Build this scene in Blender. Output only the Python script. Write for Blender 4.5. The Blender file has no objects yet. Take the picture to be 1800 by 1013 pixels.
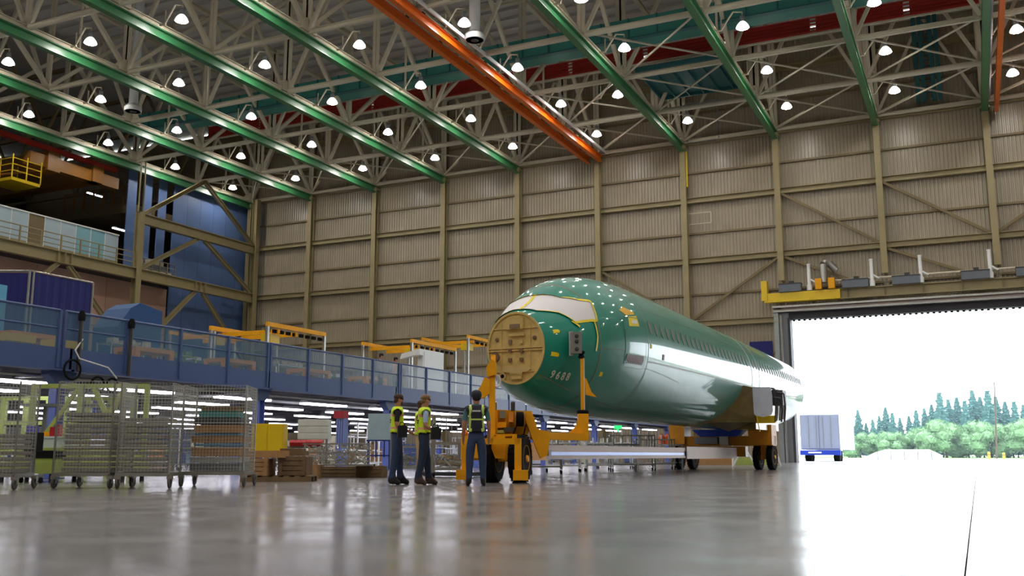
import bpy, bmesh, math, random
from mathutils import Vector, Matrix
random.seed(7)
S = bpy.context.scene
COL = S.collection
# ------------------------------------------------------------------ camera
F = 1715.0; TH = math.atan(293.5 / F); YAW = math.radians(25.23); CH = 0.57
cd = bpy.data.cameras.new('camera'); cam = bpy.data.objects.new('camera', cd); COL.objects.link(cam)
cd.sensor_fit = 'HORIZONTAL'; cd.sensor_width = 36.0; cd.lens = F * 36.0 / 1800.0
cd.clip_start = 0.05; cd.clip_end = 2000
cam.location = (0, 0, CH); cam.rotation_euler = (math.pi / 2 + TH, 0, YAW)
S.camera = cam
# ------------------------------------------------------------------ world, exposure
w = bpy.data.worlds.new('world'); S.world = w; w.use_nodes = True
bg = w.node_tree.nodes['Background']; bg.inputs[0].default_value = (0.86, 0.93, 1.0, 1); bg.inputs[1].default_value = 5.6
S.view_settings.view_transform = 'Standard'; S.view_settings.look = 'None'
S.view_settings.exposure = 0.0; S.view_settings.gamma = 1.0; S.view_settings.use_curve_mapping = False
LAMP = 168.0; TUBE = 14.0

# ------------------------------------------------------------------ helpers
def lin(c):
    c /= 255.0
    return c / 12.92 if c <= 0.04045 else ((c + 0.055) / 1.055) ** 2.4
MATS = {}
def M(name, rgb=None, rough=0.55, metal=0.0, var=0.10, scale=3.0, emit=0.0, alpha=1.0, coat=0.0, bump=0.0, spec=0.5, aniso=None):
    if name in MATS: return MATS[name]
    m = bpy.data.materials.new(name); m.use_nodes = True; nt = m.node_tree; n = nt.nodes; b = n['Principled BSDF']
    col = (lin(rgb[0]), lin(rgb[1]), lin(rgb[2]), 1)
    b.inputs['Roughness'].default_value = rough; b.inputs['Metallic'].default_value = metal
    b.inputs['Coat Weight'].default_value = coat; b.inputs['Coat Roughness'].default_value = 0.06
    b.inputs['Specular IOR Level'].default_value = spec
    b.inputs['Base Color'].default_value = col
    if var > 0 or bump > 0:
        tc = n.new('ShaderNodeTexCoord'); ns = n.new('ShaderNodeTexNoise'); ns.inputs['Scale'].default_value = scale
        ns.inputs['Detail'].default_value = 5
        nt.links.new(tc.outputs['Object'], ns.inputs['Vector'])
        if var > 0:
            mx = n.new('ShaderNodeMixRGB'); mx.blend_type = 'MIX'
            mx.inputs[1].default_value = tuple(max(0, x * (1 - 1.8 * var)) for x in col[:3]) + (1,)
            mx.inputs[2].default_value = tuple(min(1, x * (1 + 1.8 * var)) for x in col[:3]) + (1,)
            nt.links.new(ns.outputs['Fac'], mx.inputs[0]); nt.links.new(mx.outputs[0], b.inputs['Base Color'])
        if bump > 0:
            bp = n.new('ShaderNodeBump'); bp.inputs['Strength'].default_value = bump; bp.inputs['Distance'].default_value = 0.05
            nt.links.new(ns.outputs['Fac'], bp.inputs['Height']); nt.links.new(bp.outputs[0], b.inputs['Normal'])
    if emit > 0:
        b.inputs['Emission Color'].default_value = col; b.inputs['Emission Strength'].default_value = emit
    if alpha < 1: b.inputs['Alpha'].default_value = alpha
    MATS[name] = m
    return m

class MB:
    """collects shapes into one mesh"""
    def __init__(s): s.v = []; s.f = []; s.m = []; s.cur = 0
    def add(s, vs, fs):
        o = len(s.v); s.v += [tuple(p) for p in vs]
        for f in fs: s.f.append(tuple(i + o for i in f)); s.m.append(s.cur)
        return s
    def box(s, x0, y0, z0, x1, y1, z1):
        vs = [(x, y, z) for z in (z0, z1) for (x, y) in ((x0, y0), (x1, y0), (x1, y1), (x0, y1))]
        return s.add(vs, [(0, 3, 2, 1), (4, 5, 6, 7), (0, 1, 5, 4), (1, 2, 6, 5), (2, 3, 7, 6), (3, 0, 4, 7)])
    def cbox(s, c, d, rz=0):
        hx, hy, hz = d[0] / 2, d[1] / 2, d[2] / 2; ca, sa = math.cos(rz), math.sin(rz)
        vs = []
        for z in (-hz, hz):
            for (x, y) in ((-hx, -hy), (hx, -hy), (hx, hy), (-hx, hy)):
                vs.append((c[0] + x * ca - y * sa, c[1] + x * sa + y * ca, c[2] + z))
        return s.add(vs, [(0, 3, 2, 1), (4, 5, 6, 7), (0, 1, 5, 4), (1, 2, 6, 5), (2, 3, 7, 6), (3, 0, 4, 7)])
    def bar(s, p, q, a=0.1, b=None, up=(0, 0, 1)):
        b = b or a; p = Vector(p); q = Vector(q); d = (q - p)
        if d.length < 1e-6: return s
        d.normalize(); u = Vector(up)
        if abs(d.dot(u)) > 0.98: u = Vector((1, 0, 0))
        r = d.cross(u).normalized(); u = r.cross(d).normalized()
        vs = []
        for e in (p, q):
            for (i, j) in ((-1, -1), (1, -1), (1, 1), (-1, 1)): vs.append(e + r * (i * a / 2) + u * (j * b / 2))
        return s.add(vs, [(0, 1, 2, 3), (7, 6, 5, 4), (0, 4, 5, 1), (1, 5, 6, 2), (2, 6, 7, 3), (3, 7, 4, 0)])
    def ibeam(s, p, q, wd, h, t=0.03, up=(0, 0, 1)):
        p = Vector(p); q = Vector(q); u = Vector(up); d = (q - p).normalized()
        if abs(d.dot(u)) > 0.98: u = Vector((0, 1, 0))
        r = d.cross(u).normalized(); u = r.cross(d).normalized()
        s.bar(p + u * (h / 2 - t / 2), q + u * (h / 2 - t / 2), wd, t, up=u)
        s.bar(p - u * (h / 2 - t / 2), q - u * (h / 2 - t / 2), wd, t, up=u)
        s.bar(p, q, t, h - 2 * t, up=u)
        return s
    def tube(s, p, q, r, n=8, r2=None, cap=True):
        p = Vector(p); q = Vector(q); d = (q - p).normalized(); r2 = r if r2 is None else r2
        u = Vector((0, 0, 1)) if abs(d.z) < 0.9 else Vector((1, 0, 0))
        a = d.cross(u).normalized(); b = d.cross(a)
        vs = [p + (a * math.cos(2 * math.pi * i / n) + b * math.sin(2 * math.pi * i / n)) * r for i in range(n)]
        vs += [q + (a * math.cos(2 * math.pi * i / n) + b * math.sin(2 * math.pi * i / n)) * r2 for i in range(n)]
        fs = [(i, (i + 1) % n, n + (i + 1) % n, n + i) for i in range(n)]
        if cap: fs += [tuple(range(n))[::-1], tuple(range(n, 2 * n))]
        return s.add(vs, fs)
    def path(s, pts, r, n=6):
        for a, b in zip(pts, pts[1:]): s.tube(a, b, r, n)
        return s
    def lathe(s, prof, n=16, o=(0, 0, 0), axis='z'):
        vs = []
        for (r, z) in prof:
            for i in range(n):
                a = 2 * math.pi * i / n; c, d = r * math.cos(a), r * math.sin(a)
                vs.append((o[0] + c, o[1] + d, o[2] + z) if axis == 'z' else ((o[0] + z, o[1] + c, o[2] + d) if axis == 'x' else (o[0] + d, o[1] + z, o[2] + c)))
        fs = []
        for j in range(len(prof) - 1):
            for i in range(n):
                fs.append((j * n + i, j * n + (i + 1) % n, (j + 1) * n + (i + 1) % n, (j + 1) * n + i))
        fs.append(tuple(range(n))[::-1]); fs.append(tuple(range((len(prof) - 1) * n, len(prof) * n)))
        return s.add(vs, fs)
    def prism(s, poly, p0, p1, plane='xz'):
        """poly in plane, extruded along the third axis from p0 to p1"""
        n = len(poly)
        def mk(a, b, c): return (a, c, b) if plane == 'xz' else ((c, a, b) if plane == 'yz' else (a, b, c))
        vs = [mk(a, b, p0) for a, b in poly] + [mk(a, b, p1) for a, b in poly]
        return s.add(vs, [tuple(range(n))[::-1], tuple(range(n, 2 * n))] + [(i, (i + 1) % n, n + (i + 1) % n, n + i) for i in range(n)])
    def ico(s, c, r, sub=1, jit=0.0, sq=(1, 1, 1)):
        bm = bmesh.new(); bmesh.ops.create_icosphere(bm, subdivisions=sub, radius=1)
        vs = []
        for v in bm.verts:
            k = r * (1 + random.uniform(-jit, jit)); vs.append((c[0] + v.co.x * k * sq[0], c[1] + v.co.y * k * sq[1], c[2] + v.co.z * k * sq[2]))
        fs = [tuple(v.index for v in f.verts) for f in bm.faces]; bm.free()
        return s.add(vs, fs)
    def mesh(s, name, mats, smooth=False, off=(0, 0, 0)):
        me = bpy.data.meshes.new(name)
        ox, oy, oz = off
        me.from_pydata([(a - ox, b - oy, c - oz) for a, b, c in s.v], [], s.f)
        mats = mats if isinstance(mats, (list, tuple)) else [mats]
        for m in mats: me.materials.append(m)
        me.polygons.foreach_set('material_index', s.m)
        bm = bmesh.new(); bm.from_mesh(me); bmesh.ops.recalc_face_normals(bm, faces=bm.faces); bm.to_mesh(me); bm.free()
        if smooth:
            me.polygons.foreach_set('use_smooth', [True] * len(me.polygons))
            try: me.set_sharp_from_angle(angle=math.radians(40))
            except Exception: pass
        me.update()
        return me
    def build(s, name, mats, parent=None, smooth=False, world=True):
        """shapes given in world space; a child's mesh is moved into its parent's frame (parents here are unrotated) unless world=False"""
        off = (0, 0, 0)
        if parent is not None and world:
            p = parent; o = Vector((0, 0, 0))
            while p is not None: o += p.location; p = p.parent
            off = tuple(o)
        ob = bpy.data.objects.new(name, s.mesh(name, mats, smooth, off)); COL.objects.link(ob)
        if parent is not None: ob.parent = parent
        return ob
def tag(o, label=None, cat=None, group=None, kind=None):
    if label: o['label'] = label
    if cat: o['category'] = cat
    if group: o['group'] = group
    if kind: o['kind'] = kind
    return o
def thing(name, loc, label=None, cat=None, group=None, kind=None, rz=0):
    o = bpy.data.objects.new(name, None); COL.objects.link(o); o.location = loc; o.rotation_euler = (0, 0, rz); o.empty_display_size = 0.1
    return tag(o, label, cat, group, kind)
def inst(name, me, parent=None, loc=(0, 0, 0), rot=(0, 0, 0), scale=(1, 1, 1)):
    o = bpy.data.objects.new(name, me); COL.objects.link(o); o.location = loc; o.rotation_euler = rot; o.scale = scale
    if parent is not None: o.parent = parent
    return o
def copy_tree(o, parent=None):
    c = o.copy(); COL.objects.link(c)
    if parent is not None: c.parent = parent
    for ch in list(o.children): copy_tree(ch, c)
    return c
def H(lat, dep, z=0.0):
    """metres to the right of and ahead of the camera's heading -> world"""
    return (lat * math.cos(YAW) - dep * math.sin(YAW), lat * math.sin(YAW) + dep * math.cos(YAW), z)
ORD = ['first', 'second', 'third', 'fourth', 'fifth', 'sixth', 'seventh', 'eighth', 'ninth', 'tenth', 'eleventh', 'twelfth', 'thirteenth', 'fourteenth', 'fifteenth', 'sixteenth', 'seventeenth', 'eighteenth', 'nineteenth', 'twentieth']

# ------------------------------------------------------------------ materials
TAN = M('tan_panel_paint', (154, 143, 123), 0.32, 0.0, 0.10, 0.6)
TANB = M('tan_steel_paint', (150, 137, 100), 0.5, 0, 0.08, 2)
TAND = M('tan_girt_paint', (120, 104, 72), 0.55, 0, 0.08, 2)
CREAM = M('cream_truss_paint', (204, 196, 176), 0.5, 0, 0.06, 2)
GREEN = M('green_rail_paint', (54, 120, 76), 0.36, 0.0, 0.08, 1, spec=0.7)
ORANGE = M('orange_rail_paint', (226, 106, 16), 0.3, 0.0, 0.10, 2)
YEL = M('yellow_machine_paint', (238, 166, 10), 0.5, 0, 0.10, 4, spec=0.3)
YELB = M('yellow_beam_paint', (225, 190, 20), 0.4, 0, 0.06, 3)
TEAL = M('teal_steel_paint', (50, 128, 120), 0.5, 0, 0.10, 1)
DTEAL = M('dark_teal_paint', (30, 92, 98), 0.5, 0, 0.10, 1)
RED = M('red_steel_paint', (170, 40, 32), 0.5, 0, 0.10, 1)
BLUE = M('mezzanine_blue_paint', (72, 92, 142), 0.45, 0, 0.06, 2)
BLUEW = M('blue_cladding', (92, 118, 168), 0.5, 0, 0.06, 0.5)
PINK = M('pink_beige_cladding', (196, 158, 140), 0.55, 0, 0.05, 0.5)
NAVY = M('navy_fabric', (12, 18, 100), 0.7, 0, 0.1, 2)
LBLUE = M('light_blue_panel', (90, 165, 205), 0.5, 0, 0.05, 2)
STEEL = M('galvanised_steel', (168, 168, 164), 0.35, 0.85, 0.12, 6)
DSTEEL = M('dark_steel', (80, 80, 84), 0.45, 0.6, 0.12, 4)
GREY = M('grey_paint', (120, 124, 130), 0.5, 0, 0.08, 3)
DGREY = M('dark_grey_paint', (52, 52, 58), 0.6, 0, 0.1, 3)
BLACK = M('black_rubber', (22, 22, 25), 0.85, 0, 0.2, 8, spec=0.15)
WHITE = M('white_paint', (228, 230, 232), 0.45, 0, 0.03, 3)
ALU = M('aluminium_beam', (158, 138, 128), 0.5, 0.3, 0.06, 1.5)
LIME = M('lime_paint', (164, 178, 92), 0.45, 0, 0.12, 3)
WOOD = M('timber', (156, 120, 80), 0.75, 0, 0.25, 5)
DWOOD = M('dark_timber', (112, 90, 64), 0.8, 0, 0.25, 5)
CARD = M('cardboard', (170, 128, 82), 0.8, 0, 0.10, 4)
BIN = M('red_plastic', (170, 24, 36), 0.45, 0, 0.05, 4)
DECK = M('roof_deck_grey', (206, 202, 200), 0.6, 0, 0.08, 0.6)
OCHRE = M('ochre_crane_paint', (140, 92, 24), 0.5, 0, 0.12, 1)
LENS = M('lamp_lens', (255, 250, 241), 0.4, 0, 0, emit=LAMP)
TUBEM = M('tube_diffuser', (246, 244, 255), 0.4, 0, 0, emit=TUBE)
BRZ = M('bronze_primer', (204, 178, 112), 0.4, 0.1, 0.2, 6)

def floor_mat():
    m = bpy.data.materials.new('polished_concrete'); m.use_nodes = True; nt = m.node_tree; n = nt.nodes; L = nt.links; b = n['Principled BSDF']
    g = n.new('ShaderNodeNewGeometry'); a = n.new('ShaderNodeTexNoise'); a.inputs['Scale'].default_value = 0.45; a.inputs['Detail'].default_value = 8; a.inputs['Roughness'].default_value = 0.65
    L.new(g.outputs['Position'], a.inputs['Vector'])
    r = n.new('ShaderNodeValToRGB'); r.color_ramp.elements[0].position = 0.3; r.color_ramp.elements[1].position = 0.72
    r.color_ramp.elements[0].color = (lin(114), lin(110), lin(110), 1); r.color_ramp.elements[1].color = (lin(142), lin(138), lin(139), 1)
    L.new(a.outputs['Fac'], r.inputs[0]); L.new(r.outputs[0], b.inputs['Base Color'])
    c = n.new('ShaderNodeTexNoise'); c.inputs['Scale'].default_value = 1.3; c.inputs['Detail'].default_value = 6
    L.new(g.outputs['Position'], c.inputs['Vector'])
    mr = n.new('ShaderNodeMapRange'); mr.inputs['From Min'].default_value = 0.35; mr.inputs['From Max'].default_value = 0.7; mr.inputs['To Min'].default_value = 0.15; mr.inputs['To Max'].default_value = 0.25
    L.new(c.outputs['Fac'], mr.inputs[0]); L.new(mr.outputs[0], b.inputs['Roughness'])
    b.inputs['Specular IOR Level'].default_value = 0.6
    d = n.new('ShaderNodeTexNoise'); d.inputs['Scale'].default_value = 2.2; d.inputs['Detail'].default_value = 2
    L.new(g.outputs['Position'], d.inputs['Vector'])
    bp = n.new('ShaderNodeBump'); bp.inputs['Strength'].default_value = 0.04; bp.inputs['Distance'].default_value = 0.01
    L.new(d.outputs['Fac'], bp.inputs['Height']); L.new(bp.outputs[0], b.inputs['Normal'])
    return m
FLOOR = floor_mat()

# ================================================================== SETTING
YW = 77.0                                   # inner face of the back wall
XC = [-65.54 + 7.53 * i for i in range(13)]  # column lines
XR = XC[-1] + 3.0; XL = -66.0; XFAR = -100.0; YB = -30.0; ZR = 34.4
fl = tag(MB().box(XFAR, YB, -0.4, XR, YW + 0.6, -0.03).build('floor', M('joint_filler', (60, 58, 58), 0.8), None), 'grey polished concrete floor of the hangar', 'floor', kind='structure')
sx, sy = 7.53, 7.53
slab = MB().box(0.004, 0.004, -0.03, sx - 0.004, sy - 0.004, 0.0).mesh('slab', FLOOR)
for i in range(-13, 5):
    for j in range(-4, 11):
        x0, y0 = -0.1 + i * sx, 1.2 + j * sy
        if x0 < XFAR or x0 + sx > XR + 8 or y0 + sy > YW + 9: continue
        if j >= 9 and y0 + sy > YW + 1: continue
        inst('slab', slab, fl, (x0, y0, 0))
big = MB().box(XFAR, 1.2 + 10 * sy + 0.012, -0.03, XR, YW + 0.6, 0.0).build('slab', FLOOR, fl)

# back wall ---------------------------------------------------------
DX0, DX1, DZ = -12.5, 24.8, 11.0              # the great door opening
wb = thing('wall_back', (0, YW, 0), 'tan ribbed metal back wall behind the green fuselage', 'wall', kind='structure')
levels = [(0.0, 1), (3.5, 0), (6.0, 1), (8.4, 0), (10.95, 1), (13.35, 0), (16.1, 1), (18.42, 0), (21.15, 1), (23.55, 0), (26.15, 1), (28.7, 0), (31.3, 1), (ZR, 0)]
def rib_mesh(wd, h):
    b = MB(); n = int(round(wd / 0.27)); p = wd / n; vs = []; xs = []
    for i in range(n):
        x = i * p; xs += [(x, 0), (x + p * 0.30, 0), (x + p * 0.42, -0.045), (x + p * 0.86, -0.045)]
    xs.append((wd, 0))
    for z in (0, h):
        for x, y in xs: vs.append((x, y, z))
    k = len(xs)
    b.add(vs, [(i, i + 1, k + i + 1, k + i) for i in range(k - 1)])
    return b.mesh('wall_panel', TAN)
pm = {}
for (z0, _), (z1, _) in zip(levels, levels[1:]):
    for i in range(len(XC)):
        xa = XC[i]; xb = XC[i + 1] if i + 1 < len(XC) else XR
        if z1 <= DZ and xa >= -13.5 and xb <= DX1 + 0.5: continue
        if xb - xa > 7 and (z0 >= DZ - 0.1 or xb <= -12):
            nsh = 2
        else: nsh = 1
        for q in range(nsh):
            wq = (xb - xa) / nsh
            key = (round(wq, 2), round(z1 - z0, 2))
            if key not in pm: pm[key] = rib_mesh(wq, z1 - z0 - 0.02)
            inst('wall_panel', pm[key], wb, (xa + q * wq, 0.01 * (q % 2), z0))
# solid backing so that no daylight leaks between the sheets
bk = MB(); bk.box(XFAR, YW + 0.08, 0, DX0, YW + 0.4, ZR); bk.box(DX0, YW + 0.08, DZ, DX1, YW + 0.4, ZR); bk.box(DX1, YW + 0.08, 0, XR, YW + 0.4, ZR)
bk.build('backing', TAND, wb)
for z, bigg in levels[1:-1]:
    for i in range(len(XC)):
        xa = XC[i] + 0.2; xb = (XC[i + 1] if i + 1 < len(XC) else XR) - 0.2
        if z < DZ + 0.2 and xa > -13.5 and xb < DX1: continue
        b = MB()
        if bigg:
            b.ibeam((xa, YW - 0.30, z), (xb, YW - 0.30, z), 0.42, 0.46, 0.05)
        else:
            b.box(xa, YW - 0.2, z - 0.10, xb, YW - 0.02, z + 0.06)
        b.build('girt', TANB if bigg else TAND, wb)
# wall columns
for i, x in enumerate(XC):
    if x > 12: continue
    z0 = 13.9 if (x > -13.5 and x < DX1) else 0
    c = thing('wall_column', (x, YW - 0.5, z0), 'tan steel wall column, %s from the left corner of back wall' % ORD[i], 'column', 'columns on the back wall', 'structure')
    MB().ibeam((x, YW - 0.52, z0), (x, YW - 0.52, 26.0), 0.46, 0.6, 0.06, up=(0, 1, 0)).build('shaft', TANB, c)
    MB().ibeam((x, YW - 0.35, 26.0), (x, YW - 0.35, ZR), 0.34, 0.4, 0.05, up=(0, 1, 0)).build('upper_shaft', TAND, c)
    MB().box(x - 0.34, YW - 0.9, 25.55, x + 0.34, YW - 0.15, 25.72).build('cap_plate', TANB, c)
    if z0 == 0: MB().box(x - 0.4, YW - 0.95, 0, x + 0.4, YW - 0.1, 0.05).build('base_plate', TANB, c)
# diagonal wall braces
XG, XH, XI, XJ, XK = XC[6], XC[7], XC[8], XC[9], XC[10]
XF = XC[5]
for (a, za, b_, zb, lb) in ((XH, 20.9, XI, 16.3, 'long diagonal wall brace falling right, above the yellow-tipped header'), (XI, 20.9, XJ, 16.3, 'diagonal wall brace falling right in bay over middle of door'),
                    (XH, 15.8, XI, 12.6, 'lower diagonal brace running behind the silver duct elbow'), (XI, 15.8, XJ, 12.8, 'lower diagonal brace behind the white stacks over the door'),
                    (XJ, 16.4, XK, 20.9, 'diagonal wall brace rising right at the photo right edge'), (XH, 15.8, XG, 11.2, 'diagonal wall brace falling left above the fuselage roof'),
                    (XF, 15.8, XG, 11.2, 'diagonal wall brace falling right behind the fuselage crown')):
    o = MB().bar((a + (0.25 if b_ > a else -0.25), YW - 0.42, za), (b_ - (0.25 if b_ > a else -0.25), YW - 0.42, zb), 0.16, 0.2).build('wall_brace', TAND)
    tag(o, lb, 'brace', kind='structure')
# other walls and roof
tag(MB().box(XR, YB, 0, XR + 0.4, YW + 0.4, ZR).build('wall_right', TAN), 'plain tan side wall out of view on the right', 'wall', kind='structure')
tag(MB().box(XFAR, YB - 0.4, 0, XR, YB, ZR).build('wall_rear', TAN), 'plain tan wall behind the camera', 'wall', kind='structure')
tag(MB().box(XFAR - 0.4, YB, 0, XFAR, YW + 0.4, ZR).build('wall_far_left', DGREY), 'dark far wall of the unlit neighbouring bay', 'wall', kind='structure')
cl = thing('ceiling', (0, 0, ZR), 'grey ribbed steel roof deck above the trusses', 'ceiling', kind='structure')
MB().box(XFAR, YB, ZR + 0.25, XR, YW + 0.4, ZR + 0.5).build('deck_sheet', DECK, cl)
pur = MB().ibeam((XL, 0, 0), (XR, 0, 0), 0.16, 0.26, 0.03).mesh('purlin', DECK)
for k in range(29): inst('purlin', pur, cl, (0, YW - 1.0 - 1.53 * k, 0.12))
# ------------------------------------------------------------------ roof trusses
ZC = 26.15                                     # bottom chord level
YN = [76.3 - 7.67 * k for k in range(8)]        # node lines
ZT = 33.6
def member(name, p, q, w1, mat, parent, rnd=False):
    b = MB()
    if rnd: b.tube(p, q, w1 / 2, 8)
    else: b.bar(p, q, w1, w1)
    return b.build(name, mat, parent)
for i, x in enumerate(XC):
    if x > 20: continue
    t = thing('roof_truss', (x, YN[-1], ZC), 'cream steel roof truss above the %s rail from the left' % ORD[i], 'truss', 'roof trusses running to the back wall')
    MB().ibeam((x, 20, ZC), (x, YW - 0.2, ZC), 0.34, 0.34, 0.06).build('bottom_chord', CREAM, t)
    MB().ibeam((x, 20, ZT), (x, YW - 0.2, ZT), 0.34, 0.34, 0.06).build('top_chord', CREAM, t)
    for k, y in enumerate(YN):
        wv = 0.42 if (k + i) % 2 == 0 else 0.24
        b = MB(); b.bar((x - 0.14, y, ZC), (x - 0.14, y, ZT), 0.09, wv); b.bar((x + 0.14, y, ZC), (x + 0.14, y, ZT), 0.09, wv); b.build('post', CREAM, t)
        if k + 1 < len(YN):
            y2 = YN[k + 1]
            if (k % 2 == 0): member('diagonal', (x, y, ZC + 0.2), (x, y2, ZT - 0.2), 0.26, CREAM, t)
            else: member('diagonal', (x, y, ZT - 0.2), (x, y2, ZC + 0.2), 0.26, CREAM, t)
            if (i + k) % 3 == 0: member('sub_strut', (x, (y + y2) / 2, (ZC + ZT) / 2), (x, (y + y2) / 2, ZC + 0.1), 0.12, CREAM, t)
    for k, y in enumerate(YN):
        if (k + i) % 2 == 0:
            MB().prism([(y - 0.75, ZC - 0.02), (y + 0.75, ZC - 0.02), (y + 0.75, ZC + 0.35), (y + 0.4, ZC + 0.8), (y - 0.4, ZC + 0.8), (y - 0.75, ZC + 0.35)], x - 0.21, x + 0.21, 'yz').build('gusset', CREAM, t)
for k, y in enumerate(YN):
    t = thing('cross_truss', (0, y, ZC), 'cream cross truss spanning left to right, %s line from the back wall' % ORD[k], 'truss', 'cross trusses between the main trusses')
    heavy = (k % 2 == 1)
    for i in range(len(XC) - 2):
        xa, xb = XC[i] + 0.2, XC[i + 1] - 0.2
        if xb > 18: break
        if heavy: MB().tube((xa, y, ZC + 0.05), (xb, y, ZC + 0.05), 0.2, 10).build('bottom_strut', CREAM, t, smooth=True)
        else: MB().ibeam((xa, y, ZC), (xb, y, ZC), 0.2, 0.3, 0.05).build('bottom_strut', CREAM, t)
        member('top_strut', (xa, y, ZT - 0.1), (xb, y, ZT - 0.1), 0.2, CREAM, t)
        xm = (xa + xb) / 2
        if k % 2 == 1 or i % 2 == 0:
            member('web', (xa, y, ZC + 0.1), (xm, y, ZT - 0.2), 0.22, CREAM, t); member('web', (xb, y, ZC + 0.1), (xm, y, ZT - 0.2), 0.22, CREAM, t)
# bracing in the plane of the bottom chords
hb = thing('horizontal_bracing', (0, 60, ZC), 'thin cream bracing rods crossing between the bottom chords', 'bracing')
for i in range(0, 11):
    xa, xb = XC[i] + 0.2, XC[i + 1] - 0.2
    for k in range(0, 6):
        if (i * 3 + k * 5) % 7 == 0 or k == 0 or (i >= 5 and k == 1):
            ya, yb = YN[k], YN[k + 1]
            member('brace_rod', (xa, ya, ZC + 0.1), (xb, yb, ZC + 0.1), 0.14, CREAM, hb, True)
            if i >= 5 or k % 2 == 0: member('brace_rod', (xb, ya, ZC + 0.16), (xa, yb, ZC + 0.16), 0.14, CREAM, hb, True)
for i in range(1, 11):
    member('wall_knee', (XC[i] + 0.35, YW - 0.9, ZC + 0.1), (XC[i] + 2.7, YW - 3.0, ZC + 0.3), 0.22, CREAM, hb, True)

# green crane rails and orange rails --------------------------------
order = ['leftmost, beside the yellow crane', 'second from the left', 'third from the left', 'fourth from the left', 'fifth from the left', '', 'just right of the orange pair', 'over the left end of the door header', 'second from the right', 'at the right edge of the photo', 'beyond the right edge', 'far beyond the right edge', '']
for i, x in enumerate(XC):
    if x > 12: continue
    if i == 5:
        for dx, lb in ((-0.75, 'orange crane rail beam, left one of the close pair'), (0.35, 'orange crane rail beam, right one of the close pair')):
            r = thing('crane_rail', (x + dx, 20, 25.6), lb, 'beam', 'orange crane rails')
            MB().ibeam((x + dx, 6, 25.62), (x + dx, YW - 0.7, 25.62), 0.36, 0.55, 0.05).build('rail_beam', ORANGE, r)
            hm = MB().box(-0.12, 0, 0.28, 0.12, 0.3, 0.45).mesh('hanger', DSTEEL)
            for q in range(17): inst('hanger', hm, r, (0, -10 + q * 4.0, 0))
        o = MB().bar((x + 0.95, 6, 26.05), (x + 0.95, YW - 1, 26.05), 0.1, 0.22).build('conductor_rail', WHITE); tag(o, 'white conductor rail running beside the orange beams', 'rail')
        continue
    r = thing('crane_rail', (x, 20, 25.6), 'green painted crane rail beam under the roof, ' + order[i], 'beam', 'green crane rails')
    b = MB(); b.ibeam((x, 6, 25.62), (x, YW - 0.7, 25.62), 0.44, 0.62, 0.06); b.build('rail_beam', GREEN, r)
    hm = MB().box(-0.16, -0.12, 0.3, 0.16, 0.12, 0.45).mesh('hanger', DSTEEL)
    for y in YN[:7]: inst('hanger', hm, r, (0, y - 20, 0))
    MB().box(x - 0.28, YW - 0.72, 25.25, x + 0.28, YW - 0.66, 25.98).build('end_stop', GREEN, r)
xk = 3.0
r = thing('crane_rail', (xk, 20, 25.3), 'single dark orange rail beam at the far right of the roof', 'beam', 'orange crane rails')
MB().ibeam((xk, 20, 25.4), (xk, YW - 0.8, 25.4), 0.3, 0.5, 0.05).build('rail_beam', ORANGE, r)
tag(MB().tube((2.55, YW - 1.2, 26.1), (2.55, 25, 26.1), 0.09, 8).build('conductor_rail', M('lilac_pipe', (170, 168, 190), 0.5)), 'pale lilac pipe beside the rightmost green rail', 'pipe')

# teal girder, red runway, platforms above the chords -----------------
t = thing('crane_girder', (-20, 61, 28), 'long teal box girder crossing above the roof trusses', 'girder')
MB().box(-64, 58.9, 28.0, 14, 60.5, 29.4).build('girder_box', TEAL, t)
sm = MB().box(0, -2.2, -0.0, 0.07, -2.1, 1.4).mesh('stiffener', DTEAL)
for k in range(40): inst('stiffener', sm, t, (-44 + k * 1.95, 0, 0))
MB().box(-64, 58.7, 27.9, 14, 59.1, 28.0).build('bottom_flange', DTEAL, t)
t = thing('red_runway', (-20, 66, 29), 'red corrugated runway band crossing behind the teal girder', 'runway')
for k in range(13):
    MB().box(-62 + k * 6.0, 66.0, 29.2, -62 + k * 6.0 + 5.6, 66.3, 30.3).build('red_panel', RED, t)
b = MB()
for k in range(5): b.box(-62, 65.92, 29.25 + k * 0.25, 14, 66.0, 29.33 + k * 0.25)
b.build('ridge', RED, t)
MB().bar((-62, 65.6, 28.95), (14, 65.6, 28.95), 0.12, 0.12).build('walk_rail', CREAM, t)
t = thing('ribbed_platform', (-17, 66, 27.5), 'dark teal ribbed platform seen from below above the lamps', 'platform')
MB().box(-20.1, 63.2, 27.62, -13.4, 69.4, 27.72).build('platform_sheet', DTEAL, t)
for k in range(7): MB().bar((-20.0 + k * 1.1, 63.2, 27.5), (-20.0 + k * 1.1, 69.4, 27.5), 0.08, 0.26).build('platform_joist', DTEAL, t)
for yy in (63.2, 69.4): MB().bar((-20.1, yy, 27.52), (-13.4, yy, 27.52), 0.1, 0.3).build('platform_edge', DTEAL, t)
t = thing('wall_ladder', (-1.4, YW - 0.6, 26.6), 'blue-green caged ladder on the upper wall at right', 'ladder')
for dx in (-0.75, -0.35, 0.35, 0.75): MB().bar((-1.4 + dx, YW - 0.9, 26.6), (-1.4 + dx, YW - 0.9, 34.2), 0.12, 0.3).build('ladder_rail', DTEAL, t)
rg = MB().box(-0.35, -0.05, -0.03, 0.35, 0.05, 0.03).mesh('rung', DTEAL)
for k in range(18): inst('rung', rg, t, (0, 0.6 - 0.9, 0.3 + k * 0.42))
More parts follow.
